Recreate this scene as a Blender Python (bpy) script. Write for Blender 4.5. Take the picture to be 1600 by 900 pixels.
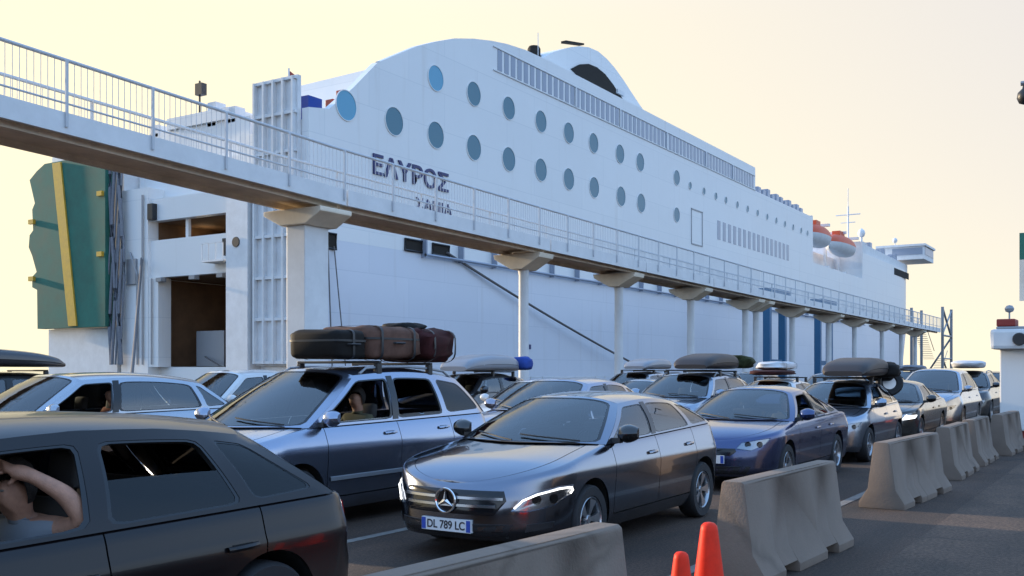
import bpy, bmesh, math, random
from mathutils import Vector, Matrix, noise
R = math.radians
random.seed(7)
for o in list(bpy.data.objects): bpy.data.objects.remove(o)
SC = bpy.context.scene
COL = SC.collection

# ---------------------------------------------------------------- camera, sky, sun, exposure
# world: X runs along the lanes (away), Y across them towards the ship, Z up
cam_d = bpy.data.cameras.new('camera'); cam = bpy.data.objects.new('camera', cam_d); COL.objects.link(cam)
cam.location = (0, 0, 1.67); cam.rotation_euler = (R(90), 0, R(32.4 - 90))
cam_d.lens = 35.1; cam_d.sensor_width = 36; cam_d.shift_y = 0.08; cam_d.clip_start = .05; cam_d.clip_end = 9000
SC.camera = cam
EXPO = 1.75
SUN_EL, SUN_AZ = 12.0, 92.5          # azimuth counter-clockwise from +X
W = bpy.data.worlds.new('World'); SC.world = W; W.use_nodes = True
wn = W.node_tree.nodes; wl = W.node_tree.links
bg = wn['Background']
sky = wn.new('ShaderNodeTexSky'); sky.sky_type = 'NISHITA'; sky.sun_disc = False
sky.sun_elevation = R(SUN_EL); sky.sun_rotation = R(90 - SUN_AZ)
sky.air_density = 1.0; sky.dust_density = 1.2; sky.ozone_density = 3.0; sky.altitude = 0
# evening haze: a warm veil added to the sky round the sun and along the horizon
def wm(op, a, b=None, c=None):
    n = wn.new('ShaderNodeMath'); n.operation = op
    for i, x in enumerate((a, b, c)):
        if x is None: continue
        if isinstance(x, (int, float)): n.inputs[i].default_value = x
        else: wl.new(x, n.inputs[i])
    return n.outputs[0]
tcw = wn.new('ShaderNodeTexCoord'); sep = wn.new('ShaderNodeSeparateXYZ'); wl.new(tcw.outputs['Generated'], sep.inputs[0])
def toward(deg): return wm('ADD', wm('MULTIPLY', sep.outputs[0], math.cos(R(deg))), wm('MULTIPLY', sep.outputs[1], math.sin(R(deg))))
def smooth(x, lo, hi):
    n = wn.new('ShaderNodeMapRange'); n.interpolation_type = 'SMOOTHSTEP'; n.inputs[1].default_value = lo; n.inputs[2].default_value = hi; wl.new(x, n.inputs[0]); return n.outputs[0]
zp = wm('MAXIMUM', sep.outputs[2], 0.0)
veil = wm('MULTIPLY', smooth(toward(60), .0, .52), wm('SUBTRACT', 1.0, smooth(zp, .32, .62)))
fac = wm('MINIMUM', wm('MAXIMUM', wm('ADD', wm('MULTIPLY', toward(SUN_AZ), 1.3), wm('MULTIPLY', wm('POWER', 2.718, wm('MULTIPLY', zp, -5.0)), .9)), 0.0), 1.3)
vc = wn.new('ShaderNodeMix'); vc.data_type = 'RGBA'; vc.clamp_factor = False
K = .15 * 2 ** EXPO
vc.inputs[6].default_value = (.79/K, .77/K, .80/K, 1); vc.inputs[7].default_value = (1.14/K, 1.03/K, .77/K, 1)
wl.new(fac, vc.inputs[0])
mixw = wn.new('ShaderNodeMix'); mixw.data_type = 'RGBA'; wl.new(veil, mixw.inputs[0])
bk = wn.new('ShaderNodeMix'); bk.data_type = 'RGBA'; bk.inputs[0].default_value = .85; wl.new(sky.outputs[0], bk.inputs[6])
hz = wn.new('ShaderNodeMix'); hz.data_type = 'RGBA'; wl.new(smooth(zp, -.01, .07), hz.inputs[0])
hz.inputs[6].default_value = (.30/K, .32/K, .36/K, 1); up = wn.new('ShaderNodeMix'); up.data_type = 'RGBA'; wl.new(smooth(zp, .12, .5), up.inputs[0])
up.inputs[6].default_value = (1.12/K, 1.39/K, 1.80/K, 1); up.inputs[7].default_value = (.52/K, .92/K, 1.60/K, 1)
wl.new(up.outputs[2], hz.inputs[7]); wl.new(hz.outputs[2], bk.inputs[7])
wl.new(bk.outputs[2], mixw.inputs[6]); wl.new(vc.outputs[2], mixw.inputs[7]); wl.new(mixw.outputs[2], bg.inputs[0]); bg.inputs[1].default_value = 0.15
sun_d = bpy.data.lights.new('sun', 'SUN'); sun_d.energy = 2.0; sun_d.angle = R(1.5); sun_d.color = (1, .80, .55)
sun = bpy.data.objects.new('sun', sun_d); COL.objects.link(sun)
sdir = Vector((math.cos(R(SUN_AZ)) * math.cos(R(SUN_EL)), math.sin(R(SUN_AZ)) * math.cos(R(SUN_EL)), math.sin(R(SUN_EL))))
sun.rotation_euler = sdir.to_track_quat('Z', 'Y').to_euler()
SC.view_settings.view_transform = 'Standard'; SC.view_settings.look = 'None'
SC.view_settings.exposure = EXPO; SC.view_settings.gamma = 1
SC.cycles.max_bounces = 8; SC.cycles.transparent_max_bounces = 24; SC.cycles.caustics_reflective = False; SC.cycles.caustics_refractive = False

# ---------------------------------------------------------------- materials
def principled(name, col, rough=.5, metal=0., coat=0., spec=.5, emit=None, es=0., noise_amt=0., noise_scale=8., bump=0., bump_scale=40., alpha=None, dark=None):
    m = bpy.data.materials.new(name); m.use_nodes = True
    nt = m.node_tree; b = nt.nodes['Principled BSDF']
    b.inputs['Base Color'].default_value = (*col, 1); b.inputs['Roughness'].default_value = rough
    b.inputs['Metallic'].default_value = metal; b.inputs['Coat Weight'].default_value = coat
    b.inputs['Coat Roughness'].default_value = .04; b.inputs['Specular IOR Level'].default_value = spec
    if emit: b.inputs['Emission Color'].default_value = (*emit, 1); b.inputs['Emission Strength'].default_value = es
    if noise_amt > 0 or bump > 0:
        tc = nt.nodes.new('ShaderNodeTexCoord')
    if noise_amt > 0:
        n = nt.nodes.new('ShaderNodeTexNoise'); n.inputs['Scale'].default_value = noise_scale; n.inputs['Detail'].default_value = 6; n.inputs['Roughness'].default_value = .65
        nt.links.new(tc.outputs['Object'], n.inputs['Vector'])
        cr = nt.nodes.new('ShaderNodeValToRGB'); cr.color_ramp.elements[0].position = .3; cr.color_ramp.elements[1].position = .7
        d = dark or tuple(c * (1 - noise_amt) for c in col)
        cr.color_ramp.elements[0].color = (*d, 1); cr.color_ramp.elements[1].color = (*[min(1, c * (1 + noise_amt * .5)) for c in col], 1)
        nt.links.new(n.outputs['Fac'], cr.inputs[0]); nt.links.new(cr.outputs[0], b.inputs['Base Color'])
        mr = nt.nodes.new('ShaderNodeMapRange'); mr.inputs[3].default_value = max(0, rough - .08); mr.inputs[4].default_value = min(1, rough + .12)
        nt.links.new(n.outputs['Fac'], mr.inputs[0]); nt.links.new(mr.outputs[0], b.inputs['Roughness'])
    if bump > 0:
        n2 = nt.nodes.new('ShaderNodeTexNoise'); n2.inputs['Scale'].default_value = bump_scale; n2.inputs['Detail'].default_value = 5
        nt.links.new(tc.outputs['Object'], n2.inputs['Vector'])
        bp = nt.nodes.new('ShaderNodeBump'); bp.inputs['Strength'].default_value = bump; bp.inputs['Distance'].default_value = .02
        nt.links.new(n2.outputs['Fac'], bp.inputs['Height']); nt.links.new(bp.outputs[0], b.inputs['Normal'])
    return m

def hull_paint(name, col):
    m = principled(name, col, .38, noise_amt=.04, noise_scale=.12); nt = m.node_tree; b = nt.nodes['Principled BSDF']; src = b.inputs['Base Color'].links[0].from_socket
    tc = nt.nodes.new('ShaderNodeTexCoord'); sp = nt.nodes.new('ShaderNodeSeparateXYZ'); cb = nt.nodes.new('ShaderNodeCombineXYZ'); nt.links.new(tc.outputs['Object'], sp.inputs[0]); nt.links.new(sp.outputs['X'], cb.inputs[0]); nt.links.new(sp.outputs['Z'], cb.inputs[1])
    br = nt.nodes.new('ShaderNodeTexBrick'); br.inputs['Scale'].default_value = 1; br.inputs['Brick Width'].default_value = 7.5; br.inputs['Row Height'].default_value = 2.45; br.inputs['Mortar Size'].default_value = .035; br.inputs['Mortar Smooth'].default_value = .6
    br.inputs['Color1'].default_value = (1, 1, 1, 1); br.inputs['Color2'].default_value = (.965, .97, .975, 1); br.inputs['Mortar'].default_value = (.87, .885, .90, 1); nt.links.new(cb.outputs[0], br.inputs[0])
    mp = nt.nodes.new('ShaderNodeMapping'); mp.inputs['Scale'].default_value = (1.1, 1.1, .07); nt.links.new(tc.outputs['Object'], mp.inputs[0])
    n = nt.nodes.new('ShaderNodeTexNoise'); n.inputs['Scale'].default_value = 1.6; n.inputs['Detail'].default_value = 6; nt.links.new(mp.outputs[0], n.inputs[0])
    r = nt.nodes.new('ShaderNodeMapRange'); r.inputs[1].default_value = .60; r.inputs[2].default_value = .80; r.inputs[4].default_value = .30; nt.links.new(n.outputs['Fac'], r.inputs[0])
    mu = nt.nodes.new('ShaderNodeMix'); mu.data_type = 'RGBA'; mu.blend_type = 'MULTIPLY'; mu.inputs[0].default_value = 1; nt.links.new(src, mu.inputs[6]); nt.links.new(br.outputs['Color'], mu.inputs[7])
    mx = nt.nodes.new('ShaderNodeMix'); mx.data_type = 'RGBA'; nt.links.new(r.outputs[0], mx.inputs[0]); nt.links.new(mu.outputs[2], mx.inputs[6]); mx.inputs[7].default_value = (col[0]*.70, col[1]*.64, col[2]*.58, 1); nt.links.new(mx.outputs[2], b.inputs['Base Color'])
    w = nt.nodes.new('ShaderNodeTexNoise'); w.inputs['Scale'].default_value = .35; nt.links.new(tc.outputs['Object'], w.inputs[0])
    bp = nt.nodes.new('ShaderNodeBump'); bp.inputs['Strength'].default_value = .25; bp.inputs['Distance'].default_value = .12; nt.links.new(w.outputs['Fac'], bp.inputs['Height']); nt.links.new(bp.outputs[0], b.inputs['Normal'])
    return m

def glass(name, tint, rough=.01, ior=1.55):
    m = bpy.data.materials.new(name); m.use_nodes = True; nt = m.node_tree; nt.nodes.clear()
    out = nt.nodes.new('ShaderNodeOutputMaterial'); mix = nt.nodes.new('ShaderNodeMixShader')
    tr = nt.nodes.new('ShaderNodeBsdfTransparent'); tr.inputs[0].default_value = (*tint, 1)
    gl = nt.nodes.new('ShaderNodeBsdfGlossy'); gl.inputs['Roughness'].default_value = rough
    fr = nt.nodes.new('ShaderNodeFresnel'); fr.inputs[0].default_value = ior
    ge = nt.nodes.new('ShaderNodeNewGeometry')
    iv = nt.nodes.new('ShaderNodeVectorMath'); iv.operation = 'SCALE'
    ss = nt.nodes.new('ShaderNodeMath'); ss.operation = 'MULTIPLY_ADD'; ss.inputs[1].default_value = -2; ss.inputs[2].default_value = 1
    nt.links.new(ge.outputs['Backfacing'], ss.inputs[0]); nt.links.new(ge.outputs['Normal'], iv.inputs[0]); nt.links.new(ss.outputs[0], iv.inputs['Scale'])
    # Normal is already flipped to the viewer on back faces, so the fresnel node sees a front face either way
    nt.links.new(ge.outputs['Normal'], fr.inputs['Normal'])
    nt.links.new(fr.outputs[0], mix.inputs[0]); nt.links.new(tr.outputs[0], mix.inputs[1]); nt.links.new(gl.outputs[0], mix.inputs[2])
    nt.nodes.remove(iv); nt.nodes.remove(ss)
    nt.links.new(mix.outputs[0], out.inputs[0])
    return m

def paint(name, col, metal=.5, rough=.32, cmax=1.0):
    m = principled(name, col, rough, metal, coat=cmax, spec=.5 if cmax == 1 else .25)
    nt = m.node_tree; b = nt.nodes['Principled BSDF']
    tc = nt.nodes.new('ShaderNodeTexCoord'); sx = nt.nodes.new('ShaderNodeSeparateXYZ'); nt.links.new(tc.outputs['Object'], sx.inputs[0])
    n = nt.nodes.new('ShaderNodeTexNoise'); n.inputs['Scale'].default_value = 3.0; n.inputs['Detail'].default_value = 8
    nt.links.new(tc.outputs['Object'], n.inputs['Vector'])
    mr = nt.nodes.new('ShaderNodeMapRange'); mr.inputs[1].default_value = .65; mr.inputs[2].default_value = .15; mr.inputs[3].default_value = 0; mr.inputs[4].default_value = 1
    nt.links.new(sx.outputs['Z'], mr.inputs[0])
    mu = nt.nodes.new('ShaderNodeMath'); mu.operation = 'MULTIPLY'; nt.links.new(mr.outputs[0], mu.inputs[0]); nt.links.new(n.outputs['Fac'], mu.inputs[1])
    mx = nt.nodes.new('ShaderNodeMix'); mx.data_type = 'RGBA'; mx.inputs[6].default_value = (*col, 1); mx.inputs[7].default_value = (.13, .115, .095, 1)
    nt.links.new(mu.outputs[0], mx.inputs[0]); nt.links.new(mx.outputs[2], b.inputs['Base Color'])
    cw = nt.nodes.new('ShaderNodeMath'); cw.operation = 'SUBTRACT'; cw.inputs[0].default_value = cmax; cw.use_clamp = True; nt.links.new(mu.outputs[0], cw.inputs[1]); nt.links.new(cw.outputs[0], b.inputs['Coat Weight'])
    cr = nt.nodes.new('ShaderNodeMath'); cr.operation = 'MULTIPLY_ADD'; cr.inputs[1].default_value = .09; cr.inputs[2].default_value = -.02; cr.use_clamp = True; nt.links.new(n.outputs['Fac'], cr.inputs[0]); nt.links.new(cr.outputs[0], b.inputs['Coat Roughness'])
    return m

M = {}
M['tyre'] = principled('tyre_rubber', (.022, .022, .024), .75)
M['rim'] = principled('rim_alloy', (.45, .46, .48), .3, .9)
M['black'] = principled('black_plastic', (.018, .018, .02), .45)
M['gloss_black'] = principled('gloss_black', (.01, .01, .012), .12)
M['well'] = principled('wheel_well', (.008, .008, .008), .9)
M['interior'] = principled('interior_cloth', (.028, .024, .022), .8)
M['seat'] = principled('seat_cloth', (.045, .040, .038), .85)
M['chrome'] = principled('chrome', (.75, .76, .78), .12, 1.0)
M['glass'] = glass('car_glass', (.60, .66, .66), ior=2.3)
M['dark_glass'] = glass('privacy_glass', (.10, .105, .12), ior=1.5)
M['lens'] = glass('lamp_lens', (.9, .92, .95), .03)
M['lamp_in'] = principled('lamp_reflector', (.35, .36, .38), .2, .9)
M['drl'] = principled('lamp_lit', (1, 1, 1), .3, emit=(1, .96, .9), es=.9)
M['red_lens'] = principled('red_lens', (.35, .012, .01), .12, coat=1)
M['orange_lens'] = principled('orange_lens', (.7, .2, .02), .2, coat=1)
M['plate'] = principled('plate_white', (.72, .74, .76), .45)
M['plate_blue'] = principled('plate_blue', (.02, .07, .40), .4)
M['ink'] = principled('plate_ink', (.02, .02, .03), .5)
M['concrete'] = principled('barrier_concrete', (.205, .155, .122), .9, noise_amt=.14, noise_scale=2.0, bump=.2, bump_scale=55)
M['asphalt'] = principled('asphalt', (.076, .045, .030), .88, noise_amt=.45, noise_scale=.55, bump=.5, bump_scale=90)
M['paving'] = principled('worn_paving', (.090, .056, .038), .9, noise_amt=.4, noise_scale=.9, bump=.5, bump_scale=70)
def stain(m, dark, sx=.06, sy=.9, amt=.55):
    nt = m.node_tree; b = nt.nodes['Principled BSDF']; src = b.inputs['Base Color'].links[0].from_socket
    tc = nt.nodes.new('ShaderNodeTexCoord'); mp = nt.nodes.new('ShaderNodeMapping'); mp.inputs['Scale'].default_value = (sx, sy, 1); nt.links.new(tc.outputs['Object'], mp.inputs[0])
    n = nt.nodes.new('ShaderNodeTexNoise'); n.inputs['Scale'].default_value = 1.3; n.inputs['Detail'].default_value = 7; n.inputs['Roughness'].default_value = .6; nt.links.new(mp.outputs[0], n.inputs[0])
    v = nt.nodes.new('ShaderNodeTexVoronoi'); v.feature = 'DISTANCE_TO_EDGE'; v.inputs['Scale'].default_value = .35
    w = nt.nodes.new('ShaderNodeTexNoise'); w.inputs['Scale'].default_value = 1.5; w.inputs['Detail'].default_value = 5
    ad = nt.nodes.new('ShaderNodeMix'); ad.data_type = 'RGBA'; ad.inputs[0].default_value = .35; nt.links.new(tc.outputs['Object'], w.inputs[0]); nt.links.new(tc.outputs['Object'], ad.inputs[6]); nt.links.new(w.outputs['Color'], ad.inputs[7]); nt.links.new(ad.outputs[2], v.inputs[0])
    c1 = nt.nodes.new('ShaderNodeMapRange'); c1.inputs[1].default_value = .0; c1.inputs[2].default_value = .012; c1.inputs[3].default_value = .6; c1.inputs[4].default_value = 0; nt.links.new(v.outputs['Distance'], c1.inputs[0])
    c2 = nt.nodes.new('ShaderNodeMapRange'); c2.inputs[1].default_value = .46; c2.inputs[2].default_value = .68; c2.inputs[4].default_value = amt; nt.links.new(n.outputs['Fac'], c2.inputs[0])
    mxm = nt.nodes.new('ShaderNodeMath'); mxm.operation = 'MAXIMUM'; nt.links.new(c1.outputs[0], mxm.inputs[0]); nt.links.new(c2.outputs[0], mxm.inputs[1])
    mx = nt.nodes.new('ShaderNodeMix'); mx.data_type = 'RGBA'; nt.links.new(mxm.outputs[0], mx.inputs[0]); nt.links.new(src, mx.inputs[6]); mx.inputs[7].default_value = (*dark, 1); nt.links.new(mx.outputs[2], b.inputs['Base Color'])
stain(M['asphalt'], (.022, .017, .013), .10, .8, .8); stain(M['paving'], (.026, .020, .015), .3, .6, .75)
stain(M['concrete'], (.115, .088, .068), 1.2, .6, .22)
for nd in [n for n in M['concrete'].node_tree.nodes if n.type == 'TEX_COORD']:       # every barrier gets its own stains
    geo = M['concrete'].node_tree.nodes.new('ShaderNodeNewGeometry')
    for lk in list(nd.outputs['Object'].links): M['concrete'].node_tree.links.new(geo.outputs['Position'], lk.to_socket)
def speckle(m, scale, lo, hi):
    nt = m.node_tree; b = nt.nodes['Principled BSDF']; src = b.inputs['Base Color'].links[0].from_socket; tc = nt.nodes.new('ShaderNodeTexCoord')
    n = nt.nodes.new('ShaderNodeTexNoise'); n.inputs['Scale'].default_value = scale; n.inputs['Detail'].default_value = 3; nt.links.new(tc.outputs['Object'], n.inputs[0])
    r = nt.nodes.new('ShaderNodeMapRange'); r.inputs[1].default_value = .35; r.inputs[2].default_value = .68; r.inputs[3].default_value = lo; r.inputs[4].default_value = hi; nt.links.new(n.outputs['Fac'], r.inputs[0])
    v = nt.nodes.new('ShaderNodeVectorMath'); v.operation = 'SCALE'; nt.links.new(src, v.inputs[0]); nt.links.new(r.outputs[0], v.inputs['Scale']); nt.links.new(v.outputs[0], b.inputs['Base Color'])
speckle(M['asphalt'], 38, .62, 1.5); speckle(M['paving'], 30, .65, 1.5)
M['line'] = principled('road_paint', (.22, .20, .18), .8, noise_amt=.45, noise_scale=9)
M['white'] = hull_paint('ship_white', (.78, .775, .765))
M['white2'] = principled('white_steel', (.70, .71, .72), .5, noise_amt=.12, noise_scale=1.2)
M['grey_steel'] = principled('galvanised_steel', (.30, .31, .33), .5, .4)
M['soffit'] = principled('walkway_soffit', (.84, .74, .62), .8, noise_amt=.25, noise_scale=1.0)
M['column_tan'] = principled('column_head_paint', (.80, .70, .56), .7, noise_amt=.15, noise_scale=1.5)
M['port_glass'] = principled('porthole_glass', (.05, .17, .235), .3, spec=.4)
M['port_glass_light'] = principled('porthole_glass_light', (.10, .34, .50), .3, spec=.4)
M['rail'] = principled('rail_steel', (.52, .54, .57), .5)
M['hull_shade'] = hull_paint('ship_white_shade', (.66, .68, .74))  # same ship white, with the bluish shade low on the hull put into its colour
M['ship_window'] = principled('ship_window', (.26, .30, .38), .3)
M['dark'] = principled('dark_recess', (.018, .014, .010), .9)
M['hold'] = principled('car_deck_wall', (.17, .095, .05), .85, noise_amt=.4, noise_scale=.5)
M['navy'] = principled('navy_lettering', (.03, .035, .13), .5)
M['green'] = principled('green_ramp_paint', (.025, .15, .11), .7, noise_amt=.3, noise_scale=.6)
M['yellow'] = principled('yellow_paint', (.62, .36, .03), .6, noise_amt=.2, noise_scale=2)
M['orange'] = principled('lifeboat_orange', (.62, .09, .025), .5)
M['rope'] = principled('rope_grey', (.13, .12, .12), .9)
M['blue_steel'] = principled('blue_gantry_paint', (.03, .13, .25), .5)
M['cone'] = principled('cone_plastic', (.82, .032, .010), .5, spec=.2, noise_amt=.12, noise_scale=14)
M['lit'] = principled('deck_lamp', (1, .9, .7), .5, emit=(1, .8, .5), es=2.2)
M['red'] = principled('red_paint', (.28, .03, .02), .6)
M['tan'] = principled('tan_cloth', (.14, .075, .055), .85, noise_amt=.35, noise_scale=7, spec=.15)
M['bag_black'] = principled('bag_black', (.012, .010, .009), .7, noise_amt=.3, noise_scale=9, spec=.15)
M['bag_red'] = principled('bag_dark_red', (.05, .013, .013), .75, noise_amt=.4, noise_scale=8, spec=.15)
M['bag_blue'] = principled('bag_blue', (.03, .07, .30), .7, spec=.15)
M['bag_camo'] = principled('bag_olive', (.05, .055, .025), .85, noise_amt=.6, noise_scale=12, spec=.15)
M['bag_white'] = principled('bag_white', (.55, .56, .58), .7, noise_amt=.15, noise_scale=6)
M['bag_grey'] = principled('bag_grey', (.22, .23, .26), .7, noise_amt=.2, noise_scale=6, spec=.15)
M['skin'] = principled('skin', (.40, .20, .13), .55, noise_amt=.18, noise_scale=30, bump=.25, bump_scale=160)
M['hair'] = principled('hair', (.018, .011, .008), .6, bump=.8, bump_scale=140)
M['shirt_grey'] = principled('shirt_grey', (.22, .24, .27), .9)
M['shirt_orange'] = principled('shirt_rust', (.30, .07, .03), .9)
M['shirt_olive'] = principled('shirt_olive', (.10, .09, .05), .9)
M['eye'] = principled('eye_white', (.16, .14, .12), .3)
M['water'] = principled('sea_water', (.02, .045, .06), .12, bump=.4, bump_scale=.4)

# ---------------------------------------------------------------- helpers
class MB:
    """collects vertices and faces of one mesh object"""
    def __init__(s): s.v = []; s.f = []; s.m = []
    def add(s, vs, fs, mi=0):
        o = len(s.v); s.v += [tuple(v) for v in vs]
        for f in fs: s.f.append(tuple(i + o for i in f)); s.m.append(mi)
    def box(s, a, b, mi=0):
        x0, y0, z0 = a; x1, y1, z1 = b
        s.add([(x0,y0,z0),(x1,y0,z0),(x1,y1,z0),(x0,y1,z0),(x0,y0,z1),(x1,y0,z1),(x1,y1,z1),(x0,y1,z1)],
              [(3,2,1,0),(4,5,6,7),(0,1,5,4),(1,2,6,5),(2,3,7,6),(3,0,4,7)], mi)
    def tube(s, pts, r, n=8, mi=0, cap=True):
        pts = [Vector(p) for p in pts]; rs = r if isinstance(r, (list, tuple)) else [r] * len(pts)
        rings = []; up = Vector((0, 0, 1))
        for i, p in enumerate(pts):
            d = (pts[min(i + 1, len(pts) - 1)] - pts[max(i - 1, 0)]).normalized()
            u = d.cross(up)
            if u.length < 1e-3: u = d.cross(Vector((1, 0, 0)))
            u.normalize(); w = u.cross(d)
            rings.append([p + (u * math.cos(2*math.pi*k/n) + w * math.sin(2*math.pi*k/n)) * rs[i] for k in range(n)])
        vs = [v for ring in rings for v in ring]; fs = []
        for i in range(len(pts) - 1):
            for k in range(n): fs.append((i*n+k, (i+1)*n+k, (i+1)*n+(k+1) % n, i*n+(k+1) % n))
        if cap: fs.append(tuple(range(n))); fs.append(tuple(reversed([(len(pts)-1)*n+k for k in range(n)])))
        s.add(vs, fs, mi)
    def lathe(s, prof, n=24, mi=0, origin=(0,0,0), axis='Z', close=False):
        """prof: list of (radius, height) along axis"""
        o = Vector(origin); vs = []; fs = []
        for r, h in prof:
            for k in range(n):
                a = 2*math.pi*k/n; c, q = r*math.cos(a), r*math.sin(a)
                vs.append(o + (Vector((c, q, h)) if axis == 'Z' else Vector((c, h, q)) if axis == 'Y' else Vector((h, c, q))))
        for i in range(len(prof) - 1):
            for k in range(n): fs.append((i*n+k, i*n+(k+1) % n, (i+1)*n+(k+1) % n, (i+1)*n+k))
        s.add(vs, fs, mi)
    def grid(s, rows, mi=0, flip=False):
        n = len(rows[0]); vs = [v for r in rows for v in r]; fs = []
        for i in range(len(rows) - 1):
            for j in range(n - 1):
                q = (i*n+j, i*n+j+1, (i+1)*n+j+1, (i+1)*n+j)
                fs.append(q[::-1] if flip else q)
        s.add(vs, fs, mi)
    def prism(s, poly, axis, a, b, mi=0):
        """poly of 2-tuples extruded along axis ('X','Y','Z') from a to b"""
        def pt(p, h): return (h, p[0], p[1]) if axis == 'X' else (p[0], h, p[1]) if axis == 'Y' else (p[0], p[1], h)
        n = len(poly); vs = [pt(p, a) for p in poly] + [pt(p, b) for p in poly]
        fs = [tuple(range(n)), tuple(reversed(range(n, 2*n)))] + [(i, i+n, (i+1) % n + n, (i+1) % n) for i in range(n)]
        s.add(vs, fs, mi)
    def build(s, name, mats, parent=None, smooth=None, weld=0, bevel=0, fixn=True, loc=None):
        me = bpy.data.meshes.new(name); me.from_pydata(s.v, [], s.f)
        mats = mats if isinstance(mats, (list, tuple)) else [mats]
        for m in mats: me.materials.append(m)
        if len(mats) > 1: me.polygons.foreach_set('material_index', s.m)
        bm = bmesh.new(); bm.from_mesh(me)
        if weld: bmesh.ops.remove_doubles(bm, verts=bm.verts, dist=weld)
        bmesh.ops.dissolve_degenerate(bm, edges=bm.edges, dist=1e-5)
        if fixn: bmesh.ops.recalc_face_normals(bm, faces=bm.faces)
        if bevel: bmesh.ops.bevel(bm, geom=[e for e in bm.edges if len(e.link_faces) == 2 and e.calc_face_angle(0) > .6], offset=bevel, segments=2, affect='EDGES', profile=.6)
        bm.to_mesh(me); bm.free()
        if smooth is not None:
            me.polygons.foreach_set('use_smooth', [True] * len(me.polygons)); me.set_sharp_from_angle(angle=R(smooth))
        o = bpy.data.objects.new(name, me); COL.objects.link(o)
        if parent: o.parent = parent
        if loc: o.location = loc
        return o

def tag(o, label=None, cat=None, group=None, kind=None):
    if label: o['label'] = label
    if cat: o['category'] = cat
    if group: o['group'] = group
    if kind: o['kind'] = kind
    return o
def empty(name, loc=(0,0,0), rz=0):
    o = bpy.data.objects.new(name, None); COL.objects.link(o); o.location = loc; o.rotation_euler = (0, 0, rz); o.empty_display_size = .2
    return o
def copy_tree(o, parent=None):
    c = o.copy(); COL.objects.link(c)
    if parent: c.parent = parent
    for ch in [x for x in bpy.data.objects if x.parent == o]: copy_tree(ch, c)
    return c
def lerp(a, b, t): return a + (b - a) * t
def pw(pts, x):
    if x <= pts[0][0]: return pts[0][1]
    for (a, va), (b, vb) in zip(pts, pts[1:]):
        if x <= b: return lerp(va, vb, (x - a) / (b - a) if b > a else 1)
    return pts[-1][1]
def text_mesh(body, size, depth, name, mat, parent, mat4, sx=1.0, bold=0.0):
    cu = bpy.data.curves.new(name, 'FONT'); cu.body = body; cu.size = size; cu.extrude = depth; cu.offset = bold; cu.align_x = 'CENTER'; cu.align_y = 'CENTER'
    t = bpy.data.objects.new(name, cu); COL.objects.link(t)
    dg = bpy.context.evaluated_depsgraph_get(); me = bpy.data.meshes.new_from_object(t.evaluated_get(dg))
    bpy.data.objects.remove(t); bpy.data.curves.remove(cu)
    me.transform(mat4 @ Matrix.Diagonal((sx, 1, 1, 1))); me.materials.clear(); me.materials.append(mat); me.name = name
    o = bpy.data.objects.new(name, me); COL.objects.link(o); o.parent = parent
    return o

# ================================================================= THE SETTING
g = MB(); g.add([(-400,-400,0),(3000,-400,0),(3000,36.6,0),(-400,36.6,0)], [(0,1,2,3)])
tag(g.build('ground', M['asphalt']), kind='structure')
g = MB(); g.box((-400,36.6,-4),(3000,37.3,.12)); tag(g.build('quay_edge', M['concrete']), kind='structure')
g = MB(); g.add([(-3000,37.3,-2.6),(6000,37.3,-2.6),(6000,5000,-2.6),(-3000,5000,-2.6)], [(0,1,2,3)])
tag(g.build('water', M['water']), kind='structure')
g = MB(); g.add([(5.5,-30,.004),(140,-30,.004),(140,1.75,.004),(5.5,1.9,.004)], [(0,1,2,3)])
tag(g.build('pavement', M['paving']), kind='structure')
g = MB()
for y in (3.2, 6.55, 9.75, 12.95, 16.1):
    g.add([(-20,y-.06,.004),(200,y-.06,.004),(200,y+.06,.004),(-20,y+.06,.004)], [(0,1,2,3)])
tag(g.build('road_markings', M['line']), kind='structure')

# ================================================================= FERRY
YS = 38.5
ferry = tag(empty('ferry', (40, YS, 0)), 'large white ferry with round windows moored along the quay', 'ferry')
def F(mb, name, mats, **k):
    o = mb.build(name, mats, **k); o.parent = k.get('parent') or ferry
    if not k.get('parent'): o.matrix_parent_inverse = Matrix.Translation((-40, -YS, 0))
    return o
top = [(46,20.05),(47.6,20.9),(49.5,21.9),(51.5,22.75),(53.6,23.55),(55.8,24.15),(58,24.62),(60,24.95),(62.5,25.2),(66,25.3),(113.7,25.3),(113.71,22.6),(137.6,22.6),(137.61,16.4),(166,16.4),(166.01,20.6),(190,20.6),(208,20.6),(222,20.2),(231,20.0)]
def tn(s): return YS if s < 196 else YS + 12.0 * ((s - 196) / 36) ** 1.9
hull = MB()
ss = sorted(set([46 + i * 2.0 for i in range(0, 93)] + [p[0] for p in top if p[0] >= 46]))
rows_n = []; rows_t = []
for s in ss:
    zt = pw(top, s); y = tn(s); yf = 2 * (YS + 12) - y
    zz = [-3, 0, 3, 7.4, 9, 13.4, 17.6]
    flare = lambda z: max(0, (s - 185) / 46) ** 1.5 * max(0, (9 - z)) * .35
    col = [(s, y + flare(min(z, zt)), min(z, zt)) for z in zz] + [(s, y, zt)]
    rows_n.append(col)
    if s < 60: rows_t.append([(s, y, zt), (s, y + .35, zt + .03), (s, y + .4, 16.3), (s, yf, 16.25)])
    else: rows_t.append([(s, y, zt), (s, y + .35, zt + .06), (s, (y + yf) / 2, zt + .3), (s, yf, zt)])
low = [k for k in range(4)]
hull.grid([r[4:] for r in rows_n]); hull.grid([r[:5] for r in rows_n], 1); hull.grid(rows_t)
hull.add([(60.01,YS+.3,16.2),(60.01,2*(YS+12)-YS,16.2),(60.01,2*(YS+12)-YS,24.6),(60.01,YS+.3,24.9)], [(0,1,2,3)])
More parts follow.
